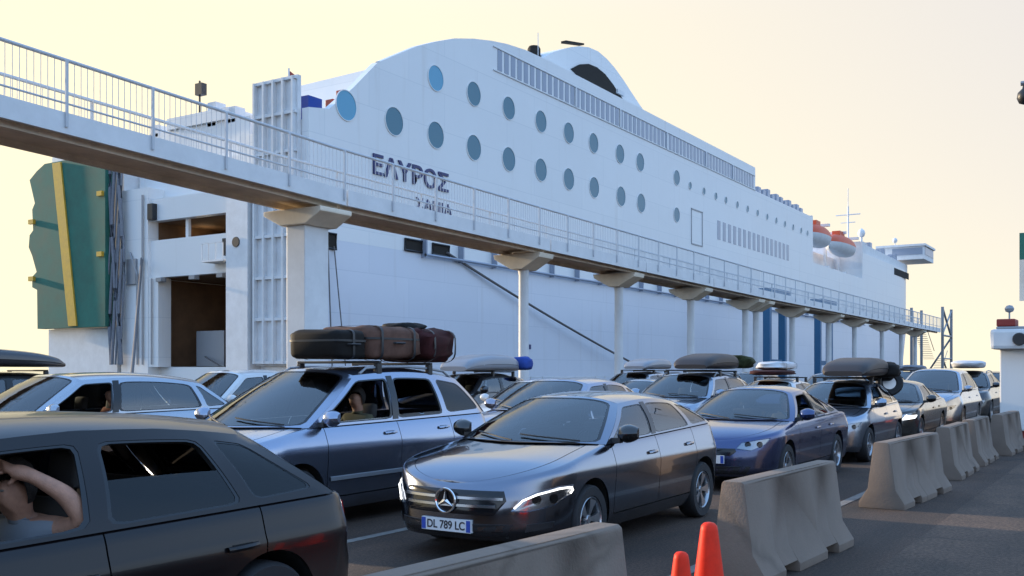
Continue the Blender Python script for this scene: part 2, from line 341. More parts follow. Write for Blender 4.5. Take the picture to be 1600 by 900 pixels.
hull.add([(46.02,YS+.1,16.2),(46.02,YS+24,16.2),(46.02,YS+24,12.2),(46.02,YS+.1,12.2)], [(0,1,2,3)])
rows_f = [[(p[0], 2 * (YS + 12) - p[1], min(p[2], 16.25) if p[0] < 60 else p[2]) for p in r] for r in rows_n]
hull.grid(rows_f)
F(hull, 'hull', [M['white'], M['hull_shade']], smooth=35, weld=.001)
# stern: near block with bulwark, beams round the openings and far pillar
st = MB()
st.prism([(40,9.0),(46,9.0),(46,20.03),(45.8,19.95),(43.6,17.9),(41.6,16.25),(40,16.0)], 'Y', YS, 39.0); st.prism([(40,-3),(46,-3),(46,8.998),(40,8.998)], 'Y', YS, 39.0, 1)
st.box((40.02,39.0,-3),(46,41.9,15.4)); st.box((40.3,41.9,-3),(46,44.3,15.2))
st.box((40.2,44.3,10.85),(45.9,52,12.2)); st.box((40.2,44.3,7.35),(45.9,52,9.65))
st.box((40.9,44.3,-3),(45.9,52,1.85))
st.box((40,52,-3),(42,54.6,12.95)); st.box((42,52,-3),(45.9,54.5,12.9))
st.box((40.05,51.1,1.85),(41,52,7.35))
st.box((41.2,44.3,12.2),(45.95,54.4,16.6)); st.box((41.0,46,16.6),(45.9,51.5,17.3)); st.box((40.6,44.3,12.2),(41.2,47.3,14.2))
st.box((40.6,49.0,9.65),(40.8,49.25,10.85))
F(st, 'stern_frame', [M['white'], M['hull_shade']])
hd = MB()
hd.add([(75,44.3,1.86),(75,52,1.86),(75,52,7.3),(75,44.3,7.3)], [(0,1,2,3)])
hd.add([(41,44.32,1.9),(75,44.32,1.9),(75,44.32,7.3),(41,44.32,7.3)], [(0,1,2,3)]); hd.add([(41,51.98,1.9),(75,51.98,1.9),(75,51.98,7.3),(41,51.98,7.3)], [(0,1,2,3)])
hd.add([(41,44.3,1.88),(75,44.3,1.88),(75,52,1.88),(41,52,1.88)], [(0,1,2,3)]); hd.add([(45.9,44.3,7.3),(75,44.3,7.3),(75,52,7.3),(45.9,52,7.3)], [(0,1,2,3)])
hd.box((45.88,44.3,9.6),(46.2,52,10.9))
for z in (9.66, 10.84): hd.add([(40.75,44.32,z),(45.9,44.32,z),(45.9,51.98,z),(40.75,51.98,z)], [(0,1,2,3)])
for y in (44.33, 51.97): hd.add([(40.75,y,9.6),(45.9,y,9.6),(45.9,y,10.9),(40.75,y,10.9)], [(0,1,2,3)])
for y in (44.33, 51.97): hd.add([(41.2,y,1.9),(46,y,1.9),(46,y,7.3),(41.2,y,7.3)], [(0,1,2,3)])
hd.add([(40.6,44.32,7.34),(46,44.32,7.34),(46,51.98,7.34),(40.6,51.98,7.34)], [(0,1,2,3)])
F(hd, 'car_deck', M['hold'], fixn=False)
for (x, y, z, w) in ((46.5,46.2,6.3,.35),(46.5,45.6,5.5,.7),(52,47.5,6.6,.4),(58,49,6.7,.4)):
    b = MB(); b.box((x,y,z),(x+.2,y+w,z+.14)); F(b, 'deck_lamp', M['lit'])
for (y0, y1, z) in ((50.2,51.5,10.05),(46.9,48.2,10.45),(45.3,46.6,10.3)):
    b = MB(); b.box((43.4,y0,z),(43.6,y1,z+.13)); F(b, 'deck_lamp', M['lit'])
b = MB(); b.box((46.6,49.2,3.8),(47,50.3,5.3)); F(b, 'hold_sign', M['yellow'])
b = MB(); b.box((42.3,47.8,1.9),(44,50.3,4.1)); F(b, 'hold_partition', M['grey_steel'])
# ribbed panel beside the opening
rb = MB()
rb.box((39.7,39.05,1.9),(39.98,42.25,17.8))
for k in range(5): y = 39.15 + k * .74; rb.box((39.42,y,2.0),(39.7,y+.13,17.7))
for z in (2.0,4.4,6.7,9.0,11.3,13.6,15.7,17.55): rb.box((39.5,39.05,z),(39.7,42.25,z+.16))
F(rb, 'ribbed_ramp_panel', M['white2'])
pb = MB(); pb.box((39.3,42.5,1.6),(40.28,44.25,12.4)); F(pb, 'stern_pillar', M['white2'])
# raised green ramp, far half of the stern
rp = MB()
edge = [(55.1,4.4),(62.3,4.4),(62.35,7.0),(62.9,7.2),(62.9,7.9),(62.4,8.2),(62.9,9.3),(63.3,9.9),(63.2,10.7),(62.8,11.0),(62.9,12.4),(62.6,12.8),(63.2,14.4),(62.4,14.9),(61.5,15.3),(55.1,15.3)]
rp.prism([(y, z) for y, z in edge], 'X', 39.2, 39.8)
ramp = F(rp, 'raised_ramp', M['green']); ramp['label'] = 'green raised stern ramp'
y_ = MB(); y_.prism([(57.9,4.5),(58.75,4.5),(60.5,15.2),(59.6,15.2)], 'X', 39.08, 39.19); o = F(y_, 'lane_stripe', M['yellow'])
for z in (8.2, 12.0):
    for a_, c_, dz_ in ((55.2,55.7,.6),(62.5,63.05,-.6)): y_ = MB(); y_.box((39.0,a_,z+dz_),(39.18,c_,z+dz_+.3)); F(y_, 'ramp_hinge', M['yellow'])
b = MB(); b.box((40,55,-3),(44,62.3,4.38)); b.box((40.2,54.62,4.4),(45.5,62,14.2)); b.box((40,60.3,14.2),(41.5,61.9,15.9)); F(b, 'stern_quarter', M['white2'])
b = MB()
for k in range(9):
    yy = 53.9 + .15 * k
    b.tube([(39.6 - .06*(k % 3), yy + .3*math.sin(k+z_*.7)*.5, 14.8 - z_) for z_ in [i * .8 for i in range(17)]], .07 + .04*(k % 2), 6)
F(b, 'hanging_cables', M['bag_grey'], smooth=60)
for (y0, y1, z0, z1, m_, nm) in ((50.6,51.1,7.05,7.3,'grey_steel','lintel_bracket'),(47.6,48.1,7.05,7.3,'grey_steel','lintel_bracket'),(45.2,45.7,7.05,7.3,'grey_steel','lintel_bracket'),(51.4,51.9,10.9,11.9,'black','stern_lamp'),(44.9,45.2,8.3,9.3,'black','stern_lamp'),(53.0,53.9,7.0,8.6,'grey_steel','junction_box')):
    b = MB(); b.box((39.85,y0,z0),(40.25,y1,z1)); F(b, nm, M[m_], bevel=.03)
b = MB(); b.lathe([(0,-.05),(.28,-.05),(.3,.0)], 18, 0, (39.28,43.4,8.9), 'X'); F(b, 'stern_light', M['black'])
b = MB(); b.box((39.2,44.4,7.9),(40.2,46.2,8.0))
for y in (44.4,45.0,45.6,46.15): b.box((39.2,y,8.0),(39.25,y+.05,9.0))
b.box((39.2,44.4,8.95),(39.25,46.2,9.0)); F(b, 'pilot_platform', M['white2'])
for y in (48.2, 49.6, 51.0):
    b = MB(); b.box((41.3,y,12.2),(42.3,y+1.1,13.1)); F(b, 'raft_canister', M['orange'], bevel=.2)
b = MB(); b.tube([(39.9,52.4,12.5),(39.9,52.4,2)], .06, 6); b.tube([(39.9,53.6,9),(39.9,52.9,7.6),(39.9,52.9,2)], .07, 6); b.tube([(39.95,51.6,7.3),(39.95,51.6,2)], .05, 6); F(b, 'stern_pipe', M['grey_steel'])
# clutter on the bow block
for k in range(9):
    b = MB(); s0 = 170 + k*3.4; b.box((s0,YS+1.2,22.1),(s0+1.4,YS+2.6,22.5+.5*((k*7) % 3))); F(b, 'deck_ventilator', M['ship_window'], bevel=.1)
# portholes
def disc(mb, s, z, r, y, n=28, mi=0): mb.add([(s + r*math.cos(2*math.pi*k/n), y, z + r*math.sin(2*math.pi*k/n)) for k in range(n)], [tuple(range(n))], mi)
def ring_(mb, s, z, r, w, y0, y1, n=28, mi=0):
    mb.lathe([(r, y1), (r + w, y1), (r + w, y0), (r, y0), (r, y1)], n, mi, (s, 0, z), 'Y')
ports = [(s, 16.75, .84) for s in (43.0,47.3,51.5,55.8,60.2,64.7,69.0,73.3,78.3,82.4,90.5)] + [(s, 20.4, .80) for s in (51.5,55.8,60.2,64.7,69.0,73.2,78.1,82.2)] + [(90.5,20.35,.72),(90.5,16.75,.7)]
ports = [p for i, p in enumerate(ports) if not (p[0] == 90.5 and p[2] > .8)]
ports += [(s, 20.12, .36) for s in (93.9,97.6,101,104,107.6,111,114.5,118,121.5,125,128.5,132,135)]
for s, z, r in ports:
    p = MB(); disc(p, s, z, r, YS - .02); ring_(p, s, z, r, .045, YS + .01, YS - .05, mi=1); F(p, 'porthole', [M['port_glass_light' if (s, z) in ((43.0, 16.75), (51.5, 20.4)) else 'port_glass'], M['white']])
# upper window strip: openings between mullions
n = 62
for k in range(n):
    s = 58.6 + (113.2 - 58.6) * ((k + .5) / n); w = .56
    p = MB(); z0, z1 = 22.78, 24.22
    p.box((s-w/2,YS-.03,z0),(s+w/2,YS+.02,z1)); F(p, 'window', M['ship_window'])
sw = MB()
for s0, s1 in ((58.2,113.6),): sw.box((s0,YS-.07,24.26),(s1,YS,24.34)); sw.box((s0,YS-.07,22.62),(s1,YS,22.70))
for s in (70,78,88,98,106): sw.box((s,YS-.1,22.7),(s+.25,YS-.035,24.26), 0)
F(sw, 'window_trim', M['white2'])
for k in range(16):
    s = 101.5 + k * 1.62; p = MB(); p.box((s,YS-.03,15.6),(s+.85,YS+.02,17.6)); F(p, 'louvre', M['ship_window'])
# shell door outline, strakes, mooring openings
b = MB()
for a, c in (((94.2,14.4),(94.32,17.9)),((97.1,14.4),(97.22,17.9)),((94.2,17.8),(97.22,17.92)),((94.2,14.3),(97.22,14.42))): b.box((a[0],YS-.05,a[1]),(c[0],YS,c[1]))
F(b, 'shell_door', M['grey_steel'])
b = MB(); b.tube([(50,YS-.35,8.9),(100,YS-.35,8.9),(166,YS-.35,8.9)], .1, 6)
for s in range(50, 166, 4): b.box((s,YS-.42,8.75),(s+.12,YS-.01,9.9))
F(b, 'pipe_rail', M['ship_window'])
for s0, s1, z0, z1 in ((40.9,42.1,8.45,9.3),(48.3,50.0,9.05,9.75),(51.1,52.9,9.05,9.75)):
    b = MB(); b.box((s0,YS-.05,z0),(s1,YS+.02,z1)); b.tube([(s0,YS-.08,z0),(s1,YS-.08,z0),(s1,YS-.08,z1),(s0,YS-.08,z1),(s0,YS-.08,z0)], .07, 6, 1); F(b, 'mooring_opening', [M['dark'], M['black']])
b = MB()
for s in (61.8, 63.0): b.box((s,YS-.04,3.2),(s+.25,YS+.02,3.55))
F(b, 'draught_mark', M['navy'])
# name
mt = Matrix.Translation((9.05, -.05, 13.75)) @ Matrix.Rotation(R(90), 4, 'X')
text_mesh('ΕΛΥΡΟΣ', 1.6, .04, 'name_lettering', M['navy'], ferry, mt, 1.2, .022)
mt = Matrix.Translation((11.3, -.05, 12.05)) @ Matrix.Rotation(R(90), 4, 'X')
text_mesh('ΧΑΝΙΑ', 1.0, .04, 'port_lettering', M['navy'], ferry, mt, 1.25, .0)
# funnel: curved white arch with a dark opening
fu = MB()
arch = [(69.0,26.2),(70.2,26.9),(71.2,27.6),(72.7,28.4),(74.3,29.05),(75.8,29.65),(77.2,30.1),(79,30.5),(80.8,30.62),(82.5,30.4),(84.1,30.0),(86,29.3),(87.6,28.6),(89.6,27.75),(91.9,26.9),(94,26.2),(97.5,25.2)]
fu.prism([(69.0,25.2)] + arch, 'Y', 42, 58)
F(fu, 'funnel_casing', M['white'], smooth=30)
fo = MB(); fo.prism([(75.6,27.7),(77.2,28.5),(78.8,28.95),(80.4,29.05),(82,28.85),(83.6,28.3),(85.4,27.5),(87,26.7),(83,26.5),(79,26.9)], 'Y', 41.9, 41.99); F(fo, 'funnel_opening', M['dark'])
fl = MB(); fl.box((84.2,41.7,27.6),(85.6,41.9,28.0)); F(fl, 'funnel_badge', M['white2'])
fx = MB()
for (s, y, r, z1) in ((71.0,43,.45,28.1),(72.0,43.5,.55,28.7),(73.1,44,.45,28.2)): fx.lathe([(r,25.2),(r,z1),(r*.8,z1+.2),(r*.8,z1-.3)], 12, 0, (s,y,0))
fx.prism([(69.6,25.3),(69.6,27.2),(71.5,27.9),(74.5,28.0),(74.5,25.3)], 'Y', 42.6, 45); fx.prism([(75.2,29.9),(75.2,30.1),(78.5,30.75),(78.5,30.6)], 'Y', 42.2, 42.7)
F(fx, 'exhaust_stack', M['dark'], smooth=40)
fm = MB(); fm.tube([(71,42.5,27),(71,42.5,29.6)], .035, 6); F(fm, 'aerial', M['white2'])
# aft open deck items
b = MB(); b.box((40.9,39.4,15.4),(42.0,41.0,17.0)); F(b, 'deck_locker', M['bag_blue'])
for k in range(5): b = MB(); b.box((43.0+k*.9,39.5,16.6+k*.55),(43.4+k*.9,40.1,17.3+.25*(k % 2)+k*.5)); F(b, 'deck_raft', M['red'], bevel=.05)
b = MB(); b.tube([(40.6,40.6,15.4),(40.6,40.6,18.6)], .05, 6); b.add([(40.6,40.6,18.5),(41.5,40.6,18.2),(41.5,40.6,17.1),(40.6,40.6,17.4)], [(0,1,2,3)], 1); F(b, 'flagstaff', [M['white2'], M['red']], fixn=False)
b = MB(); b.tube([(41.2,48.7,17.2),(41.2,48.7,19.3)], .06, 6); b.box((41.0,48.3,18.4),(41.4,48.9,19.1)); F(b, 'floodlight', M['black'])
for (y, z) in ((52.6,16.9),(47.3,17.6),(45.6,17.1)): b = MB(); b.box((41.2,y,16.4),(42,y+.7,z+.25)); F(b, 'stern_vent', M['white2'])
# deck gear on the lower roof
for k in range(11):
    b = MB(); s = 117.5 + k * 1.75; h = .9 + .7 * random.random(); b.box((s,39.4,22.6),(s+1.1,40.6,22.7+h))
    F(b, 'deck_ventilator', M['ship_window'], bevel=.1)
# lifeboat bay and bow block
b = MB(); b.box((137.62,43,-2),(166,62,19.8)); F(b, 'boat_deck_house', M['white2'])
for s in (138.5, 147.5, 157, 164.8): b = MB(); b.box((s,39.0,16.4),(s+.5,43,16.8)); b.box((s,41.9,16.8),(s+.5,42.3,23.0)); b.box((s,38.9,22.6),(s+.5,41.9,23.0)); F(b, 'davit', M['white2'])
def lifeboat(s0, s1, z, lab):
    L = s1 - s0; rows = []; root = tag(empty('lifeboat', (s0, 39.9, z)), lab, 'lifeboat', 'lifeboats of the ferry')
    for part, m in (('boat_hull', M['white2']), ('canopy', M['orange'])):
        mb = MB(); rows = []
        for i in range(15):
            u = i / 14; w = 1.6 * (1 - abs(2*u - 1) ** 2.6) ** .6 + .02; x = L * u
            if part == 'boat_hull': rows.append([(x, w*math.cos(a), 1.7*(.55+.45*(1-abs(2*u-1)**2))*(math.sin(a)) ) for a in [math.pi + math.pi*k/10 for k in range(11)]])
            else: rows.append([(x, w*math.cos(a), 1.55*(1-abs(2*u-1)**3*.8)*math.sin(a)) for a in [math.pi*k/10 for k in range(11)]])
        mb.grid(rows)
        if part == 'canopy': mb.box((L*.3,-.6,1.2),(L*.5,.6,2.0)); 
        mb.build(part, m, root, smooth=50)
    return root
lifeboat(139.2, 149.5, 20.9, 'orange topped lifeboat hanging nearer the round windows')
lifeboat(151.0, 164.8, 20.9, 'longer orange topped lifeboat hanging next to the bridge block')
b = MB(); b.box((166.0,YS+.01,18),(168.2,YS+9,22.4)); b.prism([(168.2,20.55),(168.2,22.4),(176,22.3),(205,22.0),(205,20.55)], 'Y', YS+.6, YS+20); F(b, 'bridge_house', M['white2'])
b = MB(); b.box((203,YS-2.8,22.9),(213,YS+6,25.4)); b.box((202.6,YS-3.1,25.4),(213.4,YS+6,25.8)); F(b, 'bridge_wing', M['white2'])
b = MB(); b.box((203.8,YS-2.86,23.8),(212.4,YS-2.81,25.1)); b.box((202.94,YS-2.5,23.8),(202.99,YS+3,25.1)); F(b, 'bridge_window', M['ship_window'])
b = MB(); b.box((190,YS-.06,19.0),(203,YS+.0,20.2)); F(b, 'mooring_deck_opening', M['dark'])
b = MB(); b.tube([(171,42,21),(171,42,29)], .16, 8); b.tube([(171,40,27.6),(171,44,27.6)], .1, 6); b.tube([(171,40.8,26.3),(171,43.2,26.3)], .08, 6); b.tube([(171,42,29),(171,42,32)], .07, 5); F(b, 'radar_mast', M['white2'])
b = MB(); b.lathe([(0,25.9),(.5,25.5),(.65,25.0),(.5,24.5),(.2,24.3),(.2,22)], 12, 0, (176,41,0)); b.lathe([(0,27.3),(.4,27.05),(.5,26.7),(.35,26.35),(.1,26.2),(.1,25.6)], 10, 0, (203,41,0)); F(b, 'radome', M['white2'], smooth=50)

# ================================================================= ELEVATED WALKWAY
walk = tag(empty('elevated_walkway', (20.8, 20, 0)), 'long raised white pedestrian walkway on columns, crossing in front of the ferry', 'walkway')
def Wk(mb, name, mats, **k):
    o = mb.build(name, mats, **k); o.parent = walk; o.matrix_parent_inverse = Matrix.Translation((-20.8, -20, 0)); return o
DK = [(-12,7.9),(11.7,6.95),(21.7,6.6),(34.3,6.45),(60,6.2),(109,6.08),(124,6.06)]     # underside of deck along s
YW0, YW1 = 20.0, 22.3
cuts = [-12,0,11.2,22.4,34.4,43.4,52.2,62.1,71.0,80.5,89.5,100,109,124]
for a, c in zip(cuts, cuts[1:]):
    za, zc = pw(DK, a), pw(DK, c); e = .04
    d = MB(); d.prism([(a+e,za),(c-e,zc),(c-e,zc+.22),(a+e,za+.22)], 'Y', YW0+.13, YW1-.13)
    for yy in (YW0+.35, YW1-.5): d.prism([(a+e,za-.14),(c-e,zc-.14),(c-e,zc-.004),(a+e,za-.004)], 'Y', yy, yy+.15)
    Wk(d, 'deck_span', M['soffit'])
    for y0, y1 in ((YW0,YW0+.12),(YW1-.12,YW1)):
        f = MB(); f.prism([(a+e,za-.05),(c-e,zc-.05),(c-e,zc+.42),(a+e,za+.42)], 'Y', y0, y1); Wk(f, 'side_beam', M['white2'])
def rail_top(s): return pw(DK, s) + 1.58
for y in (YW0+.03, YW1-.07):
    r = MB(); pts = [(s, y, rail_top(s)) for s in (-12, 11.7, 21.7, 34.3, 60, 109, 124)]; r.tube(pts, .045, 8); r.tube([(p[0], p[1], p[2]-.95) for p in pts], .025, 6)
    Wk(r, 'handrail', M['rail'], smooth=50)
    s = -11.5; k = 0
    while s < 123.8:
        p = MB(); q_ = (y-.085, y-.034) if y < 21 else (y+.075, y+.12); p.box((s-.03,q_[0],pw(DK,s)+.1),(s+.03,q_[1],rail_top(s)-.02)); Wk(p, 'rail_post', M['rail']); s += 2.25 if y < 21 else 4.5
    b = MB(); s = -11
    while s < 123.5:
        b.box((s-.006,y-.006,pw(DK,s)+.44),(s+.006,y+.006,rail_top(s)-.03)); s += .16 if s < 60 else .3
    Wk(b, 'baluster_grille', M['rail'])
# columns with spreading heads
for s in (2.0, 34.2, 42.8, 51.7, 60.6, 62.6, 70.4, 80.1, 88.3, 98.9, 107.7, 115.1):
    z = pw(DK, s) - .15; c = MB(); c.lathe([(.34,0),(.34,.12),(.21,.14),(.20,z-.8),(.24,z-.62)], 16, 0, (s,21.15,0))
    Wk(c, 'column', M['white2'], smooth=40)
    h = MB(); h.prism([(20.9,z-.62),(21.4,z-.62),(22.2,z-.18),(22.25,z-.002),(20.05,z-.002),(20.1,z-.18)], 'X', s-.55, s+.55); Wk(h, 'column_head', M['column_tan'], bevel=.02)
c = MB(); c.box((21.4,20.75,0),(22.4,21.5,5.93)); Wk(c, 'column', M['white2'], bevel=.03)
h = MB(); h.prism([(20.0,6.40),(22.3,6.40),(22.3,6.26),(21.6,5.92),(20.6,5.92),(20.0,6.26)], 'X', 21.25, 22.6); Wk(h, 'column_head', M['column_tan'], bevel=.03)
# stair tower at the end of the walkway
stw = tag(empty('stair_tower', (124, 20, 0)), 'open steel stair tower at the far end of the walkway', 'stairs')
def T(mb, name, m): o = mb.build(name, m); o.parent = stw; o.matrix_parent_inverse = Matrix.Translation((-124,-20,0)); return o
for s, y in ((124.6,19.9),(124.6,23.3),(130.8,19.9),(130.8,23.3)):
    b = MB(); b.box((s-.14,y-.14,0),(s+.14,y+.14,9.0)); T(b, 'post', M['grey_steel'])
b = MB(); b.tube([(124.6,19.9,5.8),(130.8,19.9,8.8)], .1, 6); b.tube([(124.6,19.9,3.0),(130.8,19.9,0.2)], .1, 6); b.tube([(130.8,19.9,5.6),(124.6,19.9,8.9)], .12, 6); b.tube([(130.8,23.3,0.2),(130.8,19.9,5.6)], .12, 6); b.tube([(124.6,19.9,5.7),(130.8,19.9,5.7)], .12, 6); b.tube([(124.6,19.9,3),(130.8,19.9,3)], .1, 6)
T(b, 'brace', M['grey_steel'])
for k, (z0, z1, y) in enumerate(((0,3,20.3),(3,6,21.8))):
    b = MB()
    for i in range(15):
        u = i / 14; s = lerp(124.8, 130.4, u if k == 0 else 1-u); b.box((s,y,lerp(z0,z1,u)),(s+.3,y+1.2,lerp(z0,z1,u)+.05))
    b.tube([(124.8 if k == 0 else 130.6, y, z0+1),(130.6 if k == 0 else 124.8, y, z1+1)], .04, 6)
    T(b, 'stair_flight', M['grey_steel'])

# ================================================================= QUAYSIDE THINGS
# blue gantry frames between the walkway and the ship
for (s, y, w, lab) in ((97.5,31,1.3,'blue steel gantry frame standing on the quay, the nearer one'),(115.2,31,1.2,'blue steel gantry frame standing on the quay, the farther narrow one')):
    r = tag(empty('gantry_frame', (s, y, 0)), lab, 'gantry', 'blue gantry frames on the quay')
    for dx in (-2.4, 2.4):
        b = MB(); b.box((dx-w/2*.5,-.35,0),(dx+w/2*.5,.35,8.6)); b.build('leg', M['blue_steel'], r, bevel=.05)
    b = MB(); b.box((-3.0,-.7,8.6),(3.0,.7,9.6)); b.build('cross_beam', M['blue_steel'], r, bevel=.05)
    b = MB(); b.box((-1.6,-.2,2.2),(1.6,.2,2.7)); b.build('tie_beam', M['blue_steel'], r)
# mooring lines
def rope(p0, p1, sag, r, label):
    m = MB(); p0, p1 = Vector(p0), Vector(p1); m.tube([p0.lerp(p1, i/16) - Vector((0,0,sag*4*(i/16)*(1-i/16))) for i in range(17)], r, 6)
    return tag(m.build('mooring_rope', M['rope'], smooth=60), label, 'rope', 'mooring ropes of the ferry')
rope((52.6,YS-.1,9.3), (86.0,36.9,.4), .35, .085, 'long mooring rope slanting down across the hull to the right')
rope((41.0,YS-.1,8.6), (38.6,36.9,.3), .1, .04, 'mooring rope dropping from the small dark opening, leftmost of three')
rope((41.4,YS-.1,8.6), (40.2,36.9,.3), .1, .04, 'mooring rope dropping from the small dark opening, middle of three')
rope((41.9,YS-.1,8.6), (41.4,36.9,.3), .05, .04, 'mooring rope dropping from the small dark opening, rightmost of three')
rope((40,52.6,8.6), (27.5,37.0,.3), .3, .08, 'mooring rope running down from the white stern pillar towards the green ramp')
rope((42.2,49.4,2.5), (38.0,37.0,.3), .3, .04, 'low mooring rope in front of the open car deck')
# quay railings
def railing(s0, s1, y, lab, yel):
    r = tag(empty('quay_railing', (s0, y, 0)), lab, 'railing', 'white railings on the quay edge'); L = s1 - s0
    b = MB()
    for z in (1.15, .8, .45): b.tube([(0,0,z),(L,0,z)], .035, 6)
    b.build('rail', M['white2'], r)
    n = max(2, int(L / 1.6)); 
    for k in range(n + 1):
        b = MB(); b.box((L*k/n-.04,-.04,0),(L*k/n+.04,.04,1.2)); b.build('post', M['white2'], r)
    return r
railing(24.8,31.5,36.9,'white quay railing in front of the green ramp',0)
railing(34.2,38.4,36.9,'white quay railing in front of the open car deck',0)
railing(46.5,58,36.9,'thin quay railing under the ship name, behind the walkway columns',0)
railing(59,92,36.9,'long thin quay railing beside the mooring rope end',0)
for (s, lab) in ((34.6,'yellow steel trestle by the white railing, nearer the stern pillar'),(36.9,'yellow steel trestle by the white railing, nearer the ribbed panel')):
    r = tag(empty('trestle', (s, 36.2, 0)), lab, 'trestle', 'yellow trestles on the quay')
    b = MB()
    for a in (-.45, .45): b.tube([(a*1.4,-.3,0),(0,0,.95)], .05, 6); b.tube([(a*1.4,.3,0),(0,0,.95)], .05, 6)
    b.build('legs', M['yellow'], r); b = MB(); b.box((-.7,-.06,.9),(.7,.06,1.1)); b.build('beam', M['yellow'], r)
for (s, y, m, lab) in ((18.5,36.4,'red','slim red harbour post at the left end of the quay'),(20.4,36.4,'green','slim green harbour post on the quay beside the red one')):
    b = MB(); b.lathe([(.3,0),(.3,.3),(.16,.35),(.14,1.9),(.22,1.95),(.22,2.3),(0,2.4)], 12, 0, (0,0,0)); tag(b.build('harbour_post', M[m], smooth=40, loc=(s,y,0)), lab, 'post', 'harbour posts')

# concrete barriers (new-jersey shape) with forklift slots
def barrier(s0, s1, y, rz, lab, h=.8):
    L = s1 - s0; root = MB(); w = .27
    prof = [(-w,0),(-w,.07),(-.165,.235),(-.095,h-.02),(-.075,h),(.075,h),(.095,h-.02),(.165,.235),(w,.07),(w,0)]
    n = 16; rows = []
    for i in range(n + 1):
        x = L * i / n; e = 0
        rows.append([(x, p[0], p[1] + (.0)) for p in prof])
    cut = [(L*.20, L*.34), (L*.66, L*.80)]
    xs = [0] + [c for q in cut for c in q] + [L]
    for i in range(len(xs) - 1):
        a, b_ = xs[i], xs[i+1]; sl = any(abs(a - q[0]) < 1e-6 for q in cut)
        pr = [(-.254,.095),(-.165,.235),(-.095,h-.02),(-.075,h),(.075,h),(.095,h-.02),(.165,.235),(.254,.095)] if sl else prof
        root.prism(pr, 'X', a, b_)
    o = root.build('concrete_barrier', M['concrete'], weld=.0005, bevel=.012, smooth=30)
    o.location = (s0, y, 0); o.rotation_euler = (0, 0, rz); tag(o, lab, 'barrier', 'concrete barriers along the lane')
    return o
barrier(2.6, 5.1, 2.78, R(-4.5), 'grey concrete barrier at the bottom edge in front of the number plate car')
barrier(7.5, 9.75, 2.72, R(-3), 'grey concrete barrier standing just behind the orange cones')
barrier(12.5, 14.95, 2.68, R(-3.5), 'grey concrete barrier in front of the dark car with lit headlight')
barrier(16.3, 18.2, 2.6, 0, 'grey concrete barrier half hidden behind the third one in the row')
barrier(18.9, 20.8, 2.6, 0, 'grey concrete barrier in the row, next but one before the kiosk')
barrier(21.5, 23.8, 2.45, R(-2), 'grey concrete barrier standing closest to the white kiosk')
# cones
def cone(x, y, h, lab):
    r = tag(empty('traffic_cone', (x, y, 0)), lab, 'cone', 'orange traffic cones')
    b = MB(); rr = h * .19
    b.lathe([(rr,.03),(rr*.98,.05),(rr*.40,h*.93),(rr*.36,h*.97),(rr*.24,h*.993),(rr*.10,h),(0,h)], 28); b.build('cone_body', M['cone'], r, smooth=50)
    b = MB(); q = rr * 1.35; b.prism([(-q,-q*.7),(-q*.7,-q),(q*.7,-q),(q,-q*.7),(q,q*.7),(q*.7,q),(-q*.7,q),(-q,q*.7)], 'Z', 0, .035); b.build('base', M['cone'], r, bevel=.006)
cone(5.92, 2.30, .72, 'taller orange traffic cone, right beside the concrete barrier')
cone(5.50, 2.31, .60, 'shorter orange traffic cone, between the taller cone and the front barrier')

# kiosk
kio = tag(empty('kiosk', (26, 1.45, 0)), 'white checkpoint kiosk with red trimmed roof behind the barriers', 'kiosk')
b = MB(); b.box((-.0,-2.2,.25),(5,1.45,2.15)); b.build('cabin', M['white'], kio, bevel=.03)
b = MB(); b.box((.1,-2.1,0),(4.9,1.2,.25)); b.build('plinth', M['red'], kio)
b = MB(); b.box((-.35,-2.5,2.15),(5.3,1.62,2.62)); b.build('roof_fascia', M['white2'], kio, bevel=.08)
b = MB(); b.box((-.25,-2.4,2.622),(5.2,1.5,2.68)); b.build('roof', M['grey_steel'], kio, bevel=.02)
b = MB(); b.box((-.2,1.1,2.685),(.5,1.5,2.86)); b.build('roof_light', M['red'], kio, bevel=.03)
b = MB(); b.box((-.1,-1.5,2.685),(1.2,.75,2.84)); b.build('air_conditioner', M['soffit'], kio, bevel=.03)
for y in (1.0, .45):
    b = MB(); b.lathe([(0,-.42),(.13,-.42),(.15,-.37),(.15,-.345)], 20, 0, (0,y,2.38), 'X'); b.build('signal_lamp', M['black'], kio, smooth=40)
b = MB(); b.tube([(1.5,1.4,2.6),(1.5,1.4,3.1)], .02, 6); b.lathe([(0,3.08),(.09,3.12),(.11,3.19),(.07,3.26),(0,3.28)], 12, 0, (1.5,1.4,0)); b.build('roof_lamp', M['grey_steel'], kio)
b = MB(); b.box((-.02,-1.6,1.0),(-.003,.4,2.0)); b.build('window', M['ship_window'], kio)
# lamp post and banner at the right edge
lp = tag(empty('lamp_post', (27.2, 2.07, 0)), 'tall pole with a dark dome lamp at the right edge', 'lamp post')
b = MB(); b.tube([(0,-1.2,0),(0,-1.2,8.5),(0,-.9,8.65),(0,0.5,8.65)], .06, 8); b.build('pole', M['grey_steel'], lp)
b = MB(); b.lathe([(0,8.12),(.12,8.17),(.17,8.29),(.15,8.42),(.05,8.52),(0.03,8.63)], 16, 0, (0,.42,0)); b.build('dome_lamp', M['black'], lp, smooth=50)
bn = tag(empty('banner', (31.2, 2.36, 0)), 'narrow green and beige upright banner at the right edge above the kiosk', 'banner')
b = MB(); b.tube([(0,-.6,0),(0,-.6,5.6)], .05, 8); b.build('pole', M['grey_steel'], bn)
b = MB(); b.box((-.02,-.55,4.75),(.02,.62,5.5),0); b.box((-.02,-.55,3.6),(.02,.62,4.75),1); b.build('cloth', [M['green'], M['soffit']], bn)
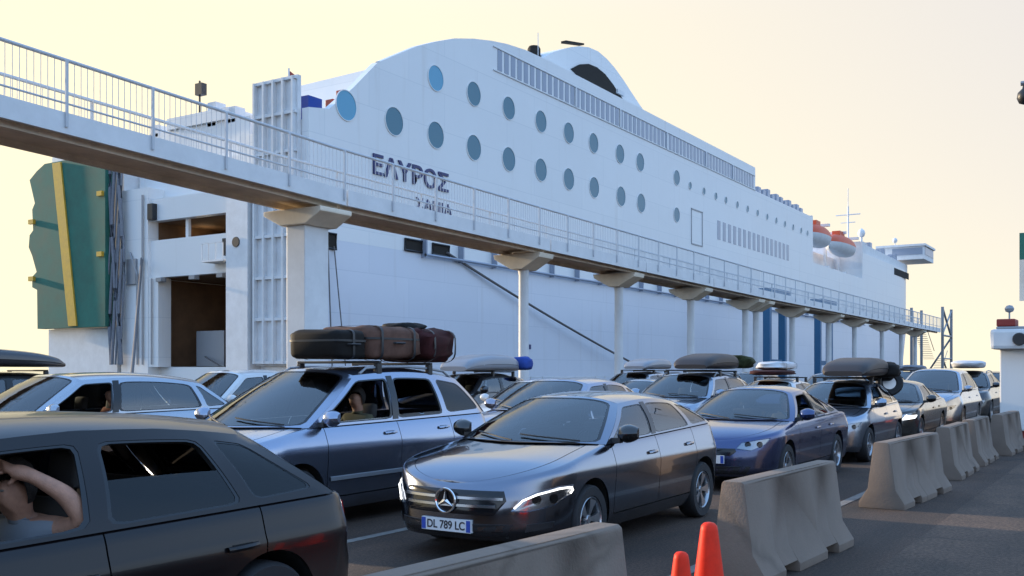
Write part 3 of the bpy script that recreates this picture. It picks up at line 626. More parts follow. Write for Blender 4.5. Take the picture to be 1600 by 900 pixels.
# far dark shed
b = MB(); b.box((160,19,0),(176,26,4.6)); b.prism([(18.6,4.6),(26.4,4.6),(22.5,6.2)], 'X', 159.5, 176.5); tag(b.build('shed', M['interior'], loc=(12,-8.6,0)), 'small dark shed far away beyond the end of the car queue', 'shed')
# ================================================================= CARS
#CARS#
DEF = dict(L=4.3, W=1.78, H=1.43, fo=.86, wb=2.65, r=.315, zh=.72, zA=.95, zB=1.01, zd=1.0, xA=1.22, xAt=1.98, xD=3.95, xDt=3.45,
           yr=.57, yr2=.55, cw=.30, ct=.12, cr=.16, crt=.08, xf=.80, nf=2.4, xr=.45, nr=2.7, crown=.055, hood_pow=.7, dcrown=.02,
           side=[(.15,.10),(.28,.04),(.45,.022),(.70,.0),(.76,.0),(.79,.006),(.86,.030),(1.05,.095)],
           front=[(.18,.07),(.30,.0),(.48,.0),(.58,.02),(.72,.075),(.9,.14)], rear=[(.2,.05),(.36,.0),(.55,.0),(.62,.035),(.8,.06),(1.1,.12)],
           doors=None, cells=None, rimn=5, arch=.055, spoke=.5)
class Car:
    def __init__(c, **k):
        c.__dict__.update(DEF); c.__dict__.update(k)
        c.w2 = c.W / 2
        # plan outline of one half: table of (a, x, y, nx, ny), a = distance along it from the nose centre
        P = []
        N = 26
        for i in range(N + 1):
            th = math.pi/2 * i / N; P.append((c.xf * (1 - max(0, math.cos(th)) ** (2/c.nf)), c.w2 * (math.sin(th) ** (2/c.nf))))
        x0, x1 = c.xf, c.L - c.xr
        for i in range(1, 60): P.append((lerp(x0, x1, i/60), c.w2))
        for i in range(N + 1):
            th = math.pi/2 * (1 - i / N); P.append((c.L - c.xr * (1 - max(0, math.cos(th)) ** (2/c.nr)), c.w2 * (math.sin(th) ** (2/c.nr))))
        c.P = P; A = [0.]
        for p, q in zip(P, P[1:]): A.append(A[-1] + math.hypot(q[0]-p[0], q[1]-p[1]))
        c.A = A; c.AT = A[-1]
    def plan(c, a):
        a = min(max(a, 0), c.AT); A = c.A
        lo, hi = 0, len(A) - 1
        while hi - lo > 1:
            m = (lo + hi) // 2
            if A[m] <= a: lo = m
            else: hi = m
        t = (a - A[lo]) / max(1e-9, A[hi] - A[lo]); p, q = c.P[lo], c.P[hi]
        def tang(i):
            i0, i1 = max(0, i-1), min(len(A)-1, i+1); v = Vector((c.P[i1][0]-c.P[i0][0], c.P[i1][1]-c.P[i0][1], 0)); return v.normalized()
        tg = tang(lo).lerp(tang(hi), t).normalized()
        if a <= 1e-6: tg = Vector((0, 1, 0))
        if a >= c.AT - 1e-6: tg = Vector((0, -1, 0))
        return lerp(p[0], q[0], t), lerp(p[1], q[1], t), -tg.y, tg.x
    def ax(c, x):
        """arc position of the side point at length x"""
        lo, hi = 0., c.AT
        for _ in range(40):
            m = (lo + hi) / 2
            if c.plan(m)[0] < x: lo = m
            else: hi = m
        return lo
    def off(c, nx, ny, z):
        s = pw(c.side, z); f = pw(c.front, z); r = pw(c.rear, z)
        return s * ny * ny + (f if nx < 0 else r) * nx * nx
    def S(c, a, z, out=0., side=1):
        x, y, nx, ny = c.plan(a); d = c.off(nx, ny, z) - out
        return Vector((x - nx * d, side * max(0, y - ny * d), z))
    def ztop(c, x):
        if x < c.xA: return c.zh + (c.zA - c.zh) * (max(0, x) / c.xA) ** c.hood_pow
        if x < c.xD: return lerp(c.zA, c.zB, (x - c.xA) / (c.xD - c.xA))
        t = (x - c.xD) / (c.L - c.xD); return lerp(c.zB, c.zd, t * t * (3 - 2*t))
    def zbot(c, x, arch=True):
        b = .19
        if x < .5: b = lerp(.22, .19, x / .5)
        if x > c.L - .6: b = lerp(.19, .27, (x - c.L + .6) / .6)
        if arch:
            for xc in (c.fo, c.fo + c.wb):
                Ra = c.r + c.arch; d = x - xc
                if abs(d) < Ra: b = max(b, c.r + .01 + math.sqrt(Ra*Ra - d*d))
        return b
    def T(c, x=None, a=None):
        if a is None: a = c.ax(x)
        x = c.plan(a)[0]; return c.S(a, c.ztop(x))
    def hood_z(c, x, y):
        """height of the bonnet or rear deck surface"""
        t = c.T(x=x); q = min(1, abs(y) / max(.05, t.y))
        cr = c.crown * min(1, x / .5) ** .6 if x < c.L / 2 else c.dcrown
        return t.z + cr * (1 - q ** 2.6)
    def redge(c, r):
        """roof edge at share r of its length"""
        x = lerp(c.xAt, c.xDt, r); z = c.H - .075 - .055 * (2 * max(0, .42 - r)) ** 2 - getattr(c, 'rdrop', .11) * (max(0, r - .4) / .6) ** 2
        return Vector((x, lerp(c.yr, c.yr2, r) + .02 * 4 * r * (1 - r), z))
    def ux(c, x): return (x - c.xAt) / (c.xDt - c.xAt)
    def roof(c, a, r):
        e = c.redge(r); s = 1 if a >= 0 else -1; q = abs(a)
        x = e.x + (-c.ct * (1 - q*q) * (1 - r) + c.crt * (1 - q*q) * r)
        return Vector((x, s * q * e.y, e.z + .075 * (1 - q ** 3.2)))
    def shield(c, a, b):
        base = c.T(x=c.xA); q = abs(a); s = 1 if a >= 0 else -1; xb = c.xA - c.cw * (1 - q*q)
        B = Vector((xb, s * q * (base.y - .005), c.hood_z(xb, q * base.y) - .012 * (1 - q))); E = c.roof(a, 0)
        p = B.lerp(E, b); n = Vector((-(E.z-B.z), 0, E.x-B.x)).normalized(); p = p + n * .035 * 4 * b * (1 - b) * (1 - q ** 4); p.y += s * .03 * math.sin(math.pi * b) * q ** 3; return p
    def back(c, a, b):
        base = c.T(x=c.xD); q = abs(a); s = 1 if a >= 0 else -1; xb = min(c.xD + c.cr * (1 - q*q), c.L - .06)
        B = Vector((xb, s * q * (base.y - .005), c.hood_z(xb, q * base.y) - .012 * (1 - q))); E = c.roof(a, 1)
        p = B.lerp(E, b); n = Vector(((B.z-E.z)*-1, 0, (E.x-B.x)*-1)); n = Vector((E.z-B.z, 0, B.x-E.x)).normalized(); p = p + n * .03 * 4 * b * (1 - b) * (1 - q ** 4); p.y += s * .03 * math.sin(math.pi * b) * q ** 3; return p
    def flank(c, xb, xt, b, side):
        B = c.T(x=xb); E = c.redge(c.ux(xt)); p = B.lerp(E, b); p.y += .03 * math.sin(math.pi * b) ; p.y *= side; return p

def ring_panel(fr, gl, fmap, quad, margin, rho=.25, openf=0., recess=.006, lip=.05, N=40, seal=.035, inner_n=None):
    """one window cell: frame round a rounded hole (into MB fr), and its pane with a black seal (into MB gl: 0 pane, 1 seal).
    quad: four corners of the hole in the unit square; fmap(u, v) -> point; inner_n(point)->inward vector"""
    def sq(i):
        t = (i / N) * 4; k = int(t) % 4; f = t - int(t)
        return [(-1+2*f,-1),(1,-1+2*f),(1-2*f,1),(-1,1-2*f)][k]
    def bil(s, t):
        u = (s+1)/2; v = (t+1)/2; q = quad
        return ((1-u)*(1-v)*q[0][0]+u*(1-v)*q[1][0]+u*v*q[2][0]+(1-u)*v*q[3][0], (1-u)*(1-v)*q[0][1]+u*(1-v)*q[1][1]+u*v*q[2][1]+(1-u)*v*q[3][1])
    def rnd(s, t):
        c = 1 - rho
        if abs(s) > c and abs(t) > c:
            cx, cy = math.copysign(c, s), math.copysign(c, t); d = math.hypot(s-cx, t-cy); return cx + rho*(s-cx)/d, cy + rho*(t-cy)/d
        return s, t
    o, h = [], []
    for i in range(N):
        s, t = sq(i); o.append(fmap((s+1)/2, (t+1)/2)); h.append(bil(*rnd(s, t)))
    H = [fmap(*p) for p in h]
    vs = o + [o[i].lerp(H[i], .55) for i in range(N)] + H
    # inward direction
    cu = (sum(p[0] for p in h)/N, sum(p[1] for p in h)/N); C0 = fmap(*cu)
    e = .03; nn = (fmap(cu[0]+e, cu[1]) - C0).cross(fmap(cu[0], cu[1]+e) - C0).normalized(); ctr = inner_n
    if nn.dot(ctr - C0) < 0: nn = -nn
    fs = [(i, (i+1) % N, N+(i+1) % N, N+i) for i in range(N)] + [(N+i, N+(i+1) % N, 2*N+(i+1) % N, 2*N+i) for i in range(N)]
    fr.add(vs, fs, 0)
    fr.add(H + [p + nn * lip for p in H], [(i, (i+1) % N, N+(i+1) % N, N+i) for i in range(N)], 1)
    # seal and pane
    def at(k, i): q = h[i]; return (cu[0] + (q[0]-cu[0])*k, cu[1] + (q[1]-cu[1])*k)
    ks = 1 - seal * 2
    s0 = [fmap(*at(1.0, i)) + nn * .003 for i in range(N)]; s1 = [fmap(*at(ks, i)) + nn * .004 for i in range(N)]
    gl.add(s0 + s1, [(i, (i+1) % N, N+(i+1) % N, N+i) for i in range(N)], 1)
    vmin = min(p[1] for p in h); vmax = max(p[1] for p in h); cut = vmax - openf * (vmax - vmin)
    if openf >= 1: return
    def pt(q): return fmap(q[0], min(q[1], cut)) + nn * recess
    rings = [[pt(at(k, i)) for i in range(N)] for k in (ks + .01, .75, .5, .25)]
    vs = [p for r in rings for p in r] + [pt(cu)]
    fs = [(j*N+i, j*N+(i+1) % N, (j+1)*N+(i+1) % N, (j+1)*N+i) for j in range(3) for i in range(N)] + [(3*N+i, 3*N+(i+1) % N, 4*N) for i in range(N)]
    gl.add(vs, fs, 0)

WHEELS = {}
def wheel_meshes(r, rimn, spoke, rim_mat):
    key = (r, rimn, spoke, rim_mat)
    if key in WHEELS: return WHEELS[key]
    t = MB(); rr = r * .66
    t.lathe([(rr,-.085),(rr*1.04,-.10),(r*.93,-.105),(r*.985,-.085),(r,-.05),(r,.05),(r*.985,.085),(r*.93,.105),(rr*1.04,.10),(rr,.085),(rr*.97,.0),(rr,-.085)], 40, 0, (0,0,0), 'Y')
    to = t.build('tyre', M['tyre'], smooth=40); me_t = to.data; bpy.data.objects.remove(to)
    m = MB()
    m.lathe([(rr*1.01,-.088),(rr*.97,-.098),(rr*.93,-.088),(rr*.90,-.03),(rr*.9,.08)], 40, 0, (0,0,0), 'Y')
    m.lathe([(0,.0),(rr*.9,.0)], 24, 1, (0,0,0), 'Y')                    # dark back of the wheel
    m.lathe([(0,-.075),(rr*.17,-.075),(rr*.22,-.06),(rr*.24,-.03)], 20, 0, (0,0,0), 'Y')
    for k in range(rimn):
        a0 = 2*math.pi*k/rimn; hw = math.pi/rimn*spoke
        i0, i1 = rr*.18, rr*.94
        pts = []
        for rad, w_, y in ((i0, hw*1.4, -.068), (rr*.55, hw*.85, -.078), (i1, hw*1.0, -.085)):
            for sg in (-1, 1): a = a0 + sg*w_*(1 if rad > i0 else 1); pts.append((rad*math.cos(a), y, rad*math.sin(a)))
        b = [(p[0], p[1]+.03, p[2]) for p in pts]
        m.add(pts + b, [(0,1,3,2),(2,3,5,4),(0,2,8,6),(2,4,10,8),(1,7,9,3),(3,9,11,5)], 0)
    ro = m.build('rim', [M[rim_mat], M['black']], smooth=35); me_r = ro.data; bpy.data.objects.remove(ro)
    WHEELS[key] = (me_t, me_r); return WHEELS[key]

def build_car(name, label, cat, loc, pm, rz=0., detail=2, glass_m='glass', rear_glass=None, opens=(0,0), plate=None, roofrails=False, roofbars=False,
              trim_black=False, lit=False, mirror_mat=None, occupants=True, head=None, tail=None, grille=None, rim_mat='rim', **kw):
    c = Car(**kw); root = tag(empty(name, loc, rz), label, cat, 'cars queuing for the ferry'); c.root = root
    L, w2 = c.L, c.w2; bod = MB()   # materials: 0 paint 1 dark
    dl = c.doors or [c.xA + .12, c.xA + 1.22, c.xD - .55]
    g_ = .0045
    xs = []
    # side stations
    for i in range(64): xs.append(lerp(c.xf, L - c.xr, i / 63))
    Ra = c.r + c.arch
    for xc in (c.fo, c.fo + c.wb):
        for k in range(25): xs.append(xc - Ra * math.cos(math.pi * k / 24))
        xs += [xc - Ra - .003, xc + Ra + .003]
    for d in dl: xs += [d - g_, d + g_]
    aa = [c.A[i] for i in range(27)] + [c.A[len(c.A)-27+i] for i in range(27)]
    for x in xs:
        a = c.ax(x); aa.append(a)
    aa = sorted(set(round(a, 5) for a in aa)); al = [aa[0]]
    for a in aa[1:]:
        if a - al[-1] > .0016: al.append(a)
    if al[-1] < c.AT: al[-1] = c.AT
    V = [0, .07, .15, .165, .24, .33, .42, .5, .56, .60, .64, .68, .74, .80, .86, .91, .95, .98, 1.0]; vs_ = 2
    lip = [0,0,0,0,0,0,0,0,0,0,0,0,0,0,0,0,.002,.007,.022]
    def P(a, j, sd, inset=0.):
        x = c.plan(a)[0]; zt = c.ztop(x); z = max(c.zbot(x), lerp(c.zbot(x, False), zt, V[j])); return c.S(a, z, -lip[j] - inset, sd)
    X = [c.plan(a)[0] for a in al]
    def zone(i):
        xm = (X[i] + X[i+1]) / 2; a = al[i]
        if not (c.A[26] < a < c.A[-27]): return None
        for d in dl:
            if abs(xm - d) < g_: return 'gap'
        if dl[0] < xm < dl[1]: return 0
        if dl[1] < xm < dl[2]: return 1
        return None
    for sd in (-1, 1):
        door = [MB(), MB()]
        for i in range(len(al) - 1):
            zn = zone(i)
            for j in range(len(V) - 1):
                q = [P(al[i], j, sd), P(al[i+1], j, sd), P(al[i+1], j+1, sd), P(al[i], j+1, sd)]
                if max(q[2].z - q[1].z, q[3].z - q[0].z) < 1e-4: continue
                if zn is not None and j >= vs_:
                    arch_ = c.zbot(X[i]) > .25 or c.zbot(X[i+1]) > .25
                    if j == vs_ and arch_ and zn != 'gap': bod.add(q, [(0,1,2,3)], 0); continue
                    if j == vs_ or zn == 'gap': q = [P(al[i], j, sd, .016), P(al[i+1], j, sd, .016), P(al[i+1], j+1, sd, .016), P(al[i], j+1, sd, .016)]; bod.add(q, [(0,1,2,3)], 1)
                    else: door[zn].add(q, [(0,1,2,3)], 0)
                else: bod.add(q, [(0,1,2,3)], 0)
        # wheel arches: lip and well
        for xc in (c.fo, c.fo + c.wb):
            r1, r2, r3, r4 = [], [], [], []
            for a in [q_ for q_ in al if abs(c.plan(q_)[0] - xc) <= Ra + .0005]:
                x = c.plan(a)[0]; z = c.zbot(x)
                p = c.S(a, z, 0, sd); r1.append(p); r2.append(Vector((p.x, p.y - sd*.02, p.z + .002))); r3.append(Vector((p.x, sd*(w2-.42), p.z)))
            bod.grid([r1, r2], 0); bod.grid([r2, r3], 1)
            bod.add(r3 + [Vector((xc, sd*(w2-.42), .2))], [(k, k+1, len(r3)) for k in range(len(r3) - 1)], 1)
        for k, dm in enumerate(door):
            d = dm.build('front_door' if k == 0 else 'rear_door', [pm, M['black']], root, smooth=28, weld=.0008)
            if detail >= 2 or sd == -1:
                hx = dl[k+1] - .17; zc = lerp(c.zbot(hx, False), c.ztop(hx), .80 if not kw.get('hz') else kw['hz'])
                hm = MB(); rows = []
                for u in range(9):
                    t = u / 8; a = c.ax(lerp(hx-.11, hx+.10, t)); o_ = .035 * math.sin(math.pi * (.12 + .76*t)) ** .5
                    rows.append([c.S(a, zc+.004*t+dz, o_*f, sd) for dz, f in ((-.013,.1),(-.013,.8),(0,1),(.013,.8),(.013,.1))])
                hm.grid(rows); 
                a0, a1 = c.ax(hx-.07), c.ax(hx+.07); hm.grid([[c.S(lerp(a0,a1,t), zc+dz, .002, sd) for t in [q_/8 for q_ in range(9)]] for dz in (-.019,.019)], 1)
                hm.build('handle', [pm if not trim_black else M['black'], M['well']], d, smooth=50)
    # underbody
    bod.box((.35,-w2+.42,.2),(L-.35,w2-.42,.5), 1); bod.box((c.fo+Ra,-w2+.12,.2),(c.fo+c.wb-Ra,w2-.12,.26), 1)
    bod.box((.14,-w2+.35,.24),(.3,w2-.35,.6), 1); bod.box((L-.3,-w2+.3,.28),(L-.14,w2-.3,.6), 1)
    # bonnet and rear deck
    bon = MB(); Q = [-1,-.985,-.95,-.9,-.855,-.845,-.7,-.5,-.25,0,.25,.5,.7,.845,.855,.9,.95,.985,1]
    fa = [a for a in al if c.plan(a)[0] <= c.xA + .02]
    def crow(a):
        t = c.S(a, c.ztop(c.plan(a)[0]), -lip[-1], 1); k = min(1, t.x / .5) ** .6
        return [Vector((t.x, q * t.y, t.z + c.crown * k * (1 - abs(q) ** 2.6))) for q in Q]
    rows = [crow(a) for a in fa]
    for i in range(len(rows) - 1):
        for j in range(len(Q) - 1):
            q = [rows[i][j], rows[i+1][j], rows[i+1][j+1], rows[i][j+1]]
            inb = -.85 < (Q[j]+Q[j+1])/2 < .85
            gap = abs(abs((Q[j]+Q[j+1])/2) - .85) < .004
            if rows[i][0].x < .05 : bod.add(q, [(0,1,2,3)], 0)
            elif gap: bod.add([p - Vector((0,0,.012)) for p in q], [(0,1,2,3)], 1)
            elif inb: bon.add(q, [(0,1,2,3)])
            else: bod.add(q, [(0,1,2,3)], 0)
    # cowl strip
    bod.grid([[Vector((c.xA - c.cw*(1-q*q) + dx, q*c.T(x=c.xA).y*.93, c.hood_z(c.xA - c.cw*(1-q*q), q*c.T(x=c.xA).y) + .004)) for q in [k/8 for k in range(-8,9)]] for dx in (-.07, .03)], 1)
    bon.build('bonnet', pm, root, smooth=40, weld=.0008)
    ra = [a for a in al if c.plan(a)[0] >= c.xD - .12 and a > c.A[30]]
    def drow(a):
        t = c.S(a, c.ztop(c.plan(a)[0]), -lip[-1], 1); return [Vector((t.x, q * t.y, t.z + c.dcrown * (1 - abs(q) ** 2.6))) for q in Q]
    bod.grid([drow(a) for a in ra], 0)
    # roof
    AA = [math.sin(math.pi/2 * k / 9) for k in range(-9, 10)]
    bod.grid([[c.roof(a, r) for a in AA] for r in [k/14 for k in range(15)]], 0)
    bod.grid([[c.roof(a*.97, r) - Vector((0,0,.05)) for a in AA] for r in [k/6 for k in range(7)]], 1)
    ctr = Vector(((c.xA + c.xD)/2, 0, 1.1))
    def win(fmap, quad, nm, rho=.2, openf=0., dark=False, seal=.03, N=40):
        gm = MB(); ring_panel(bod, gm, fmap, quad, 0, rho, openf, inner_n=ctr, seal=seal, N=N)
        return gm.build(nm, [M[rear_glass if dark and rear_glass else glass_m], M['gloss_black']], root, smooth=50)
    ws = win(lambda u, v: c.shield(2*u-1, v), [(.035,.03),(.965,.03),(.945,.95),(.055,.95)], 'windscreen', .12, seal=.02, N=56)
    if detail >= 1:
        wp = MB()
        for a0, a1 in ((-.75,.0),(.05,.72)):
            wp.tube([c.shield(lerp(a0,a1,t), lerp(.03,.13,t)) + Vector((-.012,0,.012)) for t in (0,.25,.5,.75,1)], .009, 5)
        wp.build('wiper', M['black'], ws, smooth=60)
    win(lambda u, v: c.back(2*u-1, v), [(.09,.10),(.91,.10),(.90,.92),(.10,.92)], 'rear_window', .2, dark=True)
    cells = c.cells
    if cells is None:
        B0 = dl[1]; C0 = dl[2] - .02
        f = lambda xb: c.xAt + (xb - c.xA) / (c.xD - c.xA) * (c.xDt - c.xAt)
        cells = [((c.xA, c.xAt), (B0, f(B0)*.35 + B0*.65), 0), ((B0, f(B0)*.35 + B0*.65), (C0, min(f(C0)*.5+C0*.5, c.xDt-.05)), 1), ((C0, min(f(C0)*.5+C0*.5, c.xDt-.05)), (c.xD, c.xDt), 2)]
    for sd in (-1, 1):
        for (l0, l1, kd) in cells:
            fm = lambda u, v, l0=l0, l1=l1, sd=sd: c.flank(lerp(l0[0], l1[0], u), lerp(l0[1], l1[1], u), v, sd)
            wdt = l1[0] - l0[0]; m0 = (.07 if kd == 0 else .045) / wdt; m1 = .045 / wdt; tm0 = .045 / max(.2, abs(l1[1]-l0[1])); tm1 = .045 / max(.2, abs(l1[1]-l0[1]))
            if kd == 0: quad = [(m0*1.2,.05),(1-m1,.04),(1-tm1,.88),(tm0*1.8,.88)]
            elif kd == 1: quad = [(m0,.04),(1-m1,.05),(1-tm1,.88),(tm0,.88)]
            elif kd == 2: quad = [(m0,.07),(1-.10/wdt,.12),(1-.10/max(.2,abs(l1[1]-l0[1])),.84),(tm0,.88)]
            else: quad = [(.3,.3),(.7,.3),(.7,.7),(.3,.7)]
            win(fm, quad, {0:'front_window',1:'rear_side_window',2:'quarter_window'}[kd], .18 if kd < 2 else .3, openf=(opens[kd] if kd < 2 and sd == -1 else 0), dark=kd >= 1)
    if not kw.get('plain_pillar'):
        for sd in (-1, 1):
            bp_ = MB()
            for (l0, l1, kd) in cells[:2]:
                if kd == 0: bp_.grid([[c.flank(l1[0] + dx, l1[1] + dx, t, sd) + Vector((0, sd*.004, 0)) for dx in (-.05, 0, .05)] for t in [k/8*.9 + .03 for k in range(9)]])
            bp_.build('pillar_trim', M['gloss_black'], root, smooth=50)
    body = bod.build('body', [pm, M['well']], root, smooth=33, weld=.0012)
    # wheels
    me_t, me_r = wheel_meshes(c.r, c.rimn, c.spoke, rim_mat)
    for xc in (c.fo, c.fo + c.wb):
        for sd in (-1, 1):
            wr = empty('wheel', (xc, sd*(w2-.125), c.r)); wr.parent = root
            if sd == 1: wr.rotation_euler = (0, 0, math.pi)
            for nm, me in (('tyre', me_t), ('rim', me_r)):
                o = bpy.data.objects.new(nm, me); COL.objects.link(o); o.parent = wr; o.rotation_euler = (0, random.random()*6, 0)
    # mirrors
    for sd in (-1, 1):
        b = c.T(x=c.xA + .16); mm = MB()
        mm2 = []
        for i in range(8):
            u = i / 7; yy = lerp(.03, .235, u); hh = (.062 + .028*math.sin(math.pi*min(1,u*1.1)))*(1 if u < .86 else .8); dd = .075 * (1 - (2*u-1)**4*.5)
            mm2.append([Vector((b.x + .06 - dd*max(0, math.cos(t))*1.25 - .0, sd*(b.y + yy), b.z + .085 + .012*u + hh*math.sin(t))) for t in [math.pi*2*k/14 for k in range(14)] + [0]])
        mm.grid(mm2, 0); mm.add(mm2[0][:14], [tuple(range(14))], 0); mm.add(mm2[-1][:14], [tuple(range(14))], 0)
        mm.box((b.x-.02, min(sd*(b.y-.02), sd*(b.y+.07)), b.z-.0), (b.x+.05, max(sd*(b.y-.02), sd*(b.y+.07)), b.z+.05), 1)
        gy0, gy1 = sorted((sd*(b.y+.05), sd*(b.y+.215))); mm.box((b.x+.058, gy0, b.z+.05), (b.x+.064, gy1, b.z+.135), 2)
        mm.build('mirror', [mirror_mat or pm, M['black'], M['chrome']], root, smooth=50)
    # patches that lie on the body skin
    def patch(poly, out, sd, depth=.02, n=4):
        """poly: list of (a, z); returns MB with a skin that follows the body"""
        mb = MB(); cx = sum(p[0] for p in poly)/len(poly); cz = sum(p[1] for p in poly)/len(poly)
        pts = []
        for p, q in zip(poly, poly[1:] + poly[:1]):
            m = max(1, int(math.hypot(q[0]-p[0], q[1]-p[1]) / .03))
            for k in range(m): pts.append((lerp(p[0], q[0], k/m), lerp(p[1], q[1], k/m)))
        Np = len(pts); rings = []
        for k in (1., .96, .7, .4): rings.append([(cx + (p[0]-cx)*k, cz + (p[1]-cz)*k) for p in pts])
        vs = [c.S(abs(p[0]), p[1], -depth, sd if p[0] >= 0 else -sd) for p in pts] + [c.S(abs(p[0]), p[1], out*(.4 if j == 0 else 1), sd if p[0] >= 0 else -sd) for j, r in enumerate(rings) for p in r] + [c.S(abs(cx), cz, out, sd if cx >= 0 else -sd)]
        fs = [(j*Np+i, j*Np+(i+1) % Np, (j+1)*Np+(i+1) % Np, (j+1)*Np+i) for j in range(4) for i in range(Np)] + [(4*Np+i, 4*Np+(i+1) % Np, 5*Np) for i in range(Np)]
        mb.add(vs, fs); return mb
    c.patch = patch
    hd = head or [(.42,.60),(.62,.575),(.84,.66),(.92,.735),(.72,.715),(.5,.68)]
    for sd in (-1, 1):
        h = patch(hd, .006, sd).build('headlight', M['lamp_in'], root, smooth=40)
        cxx = sum(p[0] for p in hd)/len(hd); czz = sum(p[1] for p in hd)/len(hd)
        inn = MB(); 
        for da in (-.09, .08):
            p = c.S(cxx + da, czz - .005, .012, sd); nrm = c.plan(cxx+da); nv = Vector((nrm[2], sd*nrm[3], 0))
            u_ = Vector((-nv.y, nv.x, 0)); rr_ = .042
            inn.add([p + (u_*math.cos(t)+Vector((0,0,1))*math.sin(t))*rr_ for t in [2*math.pi*k/16 for k in range(16)]], [tuple(range(16))], 0)
        inn.build('bulb', M['drl'] if lit else M['gloss_black'], h, fixn=False)
        patch([(cxx + (a-cxx)*1.03, czz + (z-czz)*1.05) for a, z in hd], .018, sd).build('lens', M['lens'], h, smooth=50)
    tl = tail or [(c.AT-.78,.78),(c.AT-.60,.70),(c.AT-.42,.72),(c.AT-.42,.86),(c.AT-.60,.90),(c.AT-.80,.88)]
    for sd in (-1, 1): patch(tl, .016, sd).build('tail_light', M['red_lens'], root, smooth=50)
    # grille, lower intake, plate
    gz = grille or (.44, .58, .62)    # half width, z0, z1
    gm = MB(); gp = patch([(-gz[0],gz[1]+(gz[2]-gz[1])*.6),(-gz[0]*.80,gz[1]),(gz[0]*.80,gz[1]),(gz[0],gz[1]+(gz[2]-gz[1])*.6),(gz[0]*.96,gz[2]),(-gz[0]*.96,gz[2])], .004, 1)
    gr = gp.build('grille', M['gloss_black'], root, smooth=30); c.grille = gr
    patch([(-.55,.25),(.55,.25),(.62,.36),(-.62,.36)], .004, 1).build('lower_intake', M['black'], root, smooth=30)
    if plate or detail >= 1:
        pz = kw.get('plate_z', .45); po = MB(); x = c.S(0, pz, 0).x - .004
        po.box((x-.008,-.26,pz-.055),(x+.05,.26,pz+.055), 0); po.box((x-.0095,.215,pz-.05),(x-.0085,.258,pz+.05), 1)
        if kw.get('plate_right', True): po.box((x-.0095,-.258,pz-.05),(x-.0085,-.215,pz+.05), 1)
        pl = po.build('number_plate', [M['plate'], M['plate_blue']], root)
        if plate: text_mesh(plate, .098, .001, 'plate_lettering', M['ink'], pl, Matrix.Translation((x-.0092, 0, pz-.003)) @ Matrix.Rotation(R(-90), 4, 'Z') @ Matrix.Rotation(R(90), 4, 'X'), .92, .002)
    if detail >= 1:
        it = MB(); it.box((c.xA+.05,-w2+.16,.5),(c.xA+.42,w2-.16,c.zA-.03)); it.box((c.xA+.42,.2,.62),(c.xA+.52,.6,.86))
        it.box((c.xA,-w2+.1,.26),(c.xD,w2-.1,.34)); it.build('dashboard', M['interior'], root, bevel=.03)
        xs_ = c.xA + 1.05
        for y in (-.37, .37):
            s_ = MB(); s_.prism([(xs_-.32,.38),(xs_+.22,.34),(xs_+.26,.52),(xs_-.30,.56)], 'Y', y-.24, y+.24)
            s_.prism([(xs_+.14,.5),(xs_+.30,.5),(xs_+.46,1.03),(xs_+.34,1.05)], 'Y', y-.23, y+.23); s_.prism([(xs_+.37,1.09),(xs_+.46,1.09),(xs_+.49,1.27),(xs_+.40,1.28)], 'Y', y-.12, y+.12)
            s_.build('seat', M['seat'], root, bevel=.035, smooth=60)
        xr_ = min(xs_ + .95, c.xD - .5); s_ = MB(); s_.box((xr_-.4,-.6,.38),(xr_+.1,.6,.56)); s_.prism([(xr_,.5),(xr_+.16,.5),(xr_+.32,1.04),(xr_+.2,1.06)], 'Y', -.6, .6); s_.build('rear_bench', M['seat'], root, bevel=.04, smooth=60)
        sw_ = MB(); cp = Vector((c.xA+.60,-.37,.90)); n_ = 20
        sw_.tube([cp + Vector((.08*math.sin(t)*-1*.6, .185*math.cos(t), .17*math.sin(t))) for t in [2*math.pi*k/n_ for k in range(n_+1)]], .015, 6, cap=False); sw_.tube([cp + Vector((-.2,0,-.03)), cp], .03, 6)
        sw_.build('steering_wheel', M['black'], root, smooth=60)
    if roofrails:
        for sd in (-1, 1):
            pr = [c.redge(.06) + Vector((0,-.02,.01))] + [c.redge(t) + Vector((0,-.03,.065)) for t in (.12,.3,.5,.7,.88)] + [c.redge(.95) + Vector((0,-.02,.01))]
            b = MB(); b.tube([(p.x, p.y*sd, p.z) for p in pr], .016, 8); b.build('roof_rail', M['grey_steel'], root, smooth=60)
    if roofbars:
        for r_ in (.22, .72):
            b = MB(); e = c.redge(r_); z = c.roof(0, r_).z + .035; b.box((e.x-.025,-e.y-.02,z),(e.x+.025,e.y+.02,z+.03))
            for sd in (-1, 1): b.box((e.x-.04, sd*(e.y-.02)-.03, e.z-.01),(e.x+.04, sd*(e.y-.02)+.03, z))
            b.build('roof_bar', M['black'], root, bevel=.008)
    return c

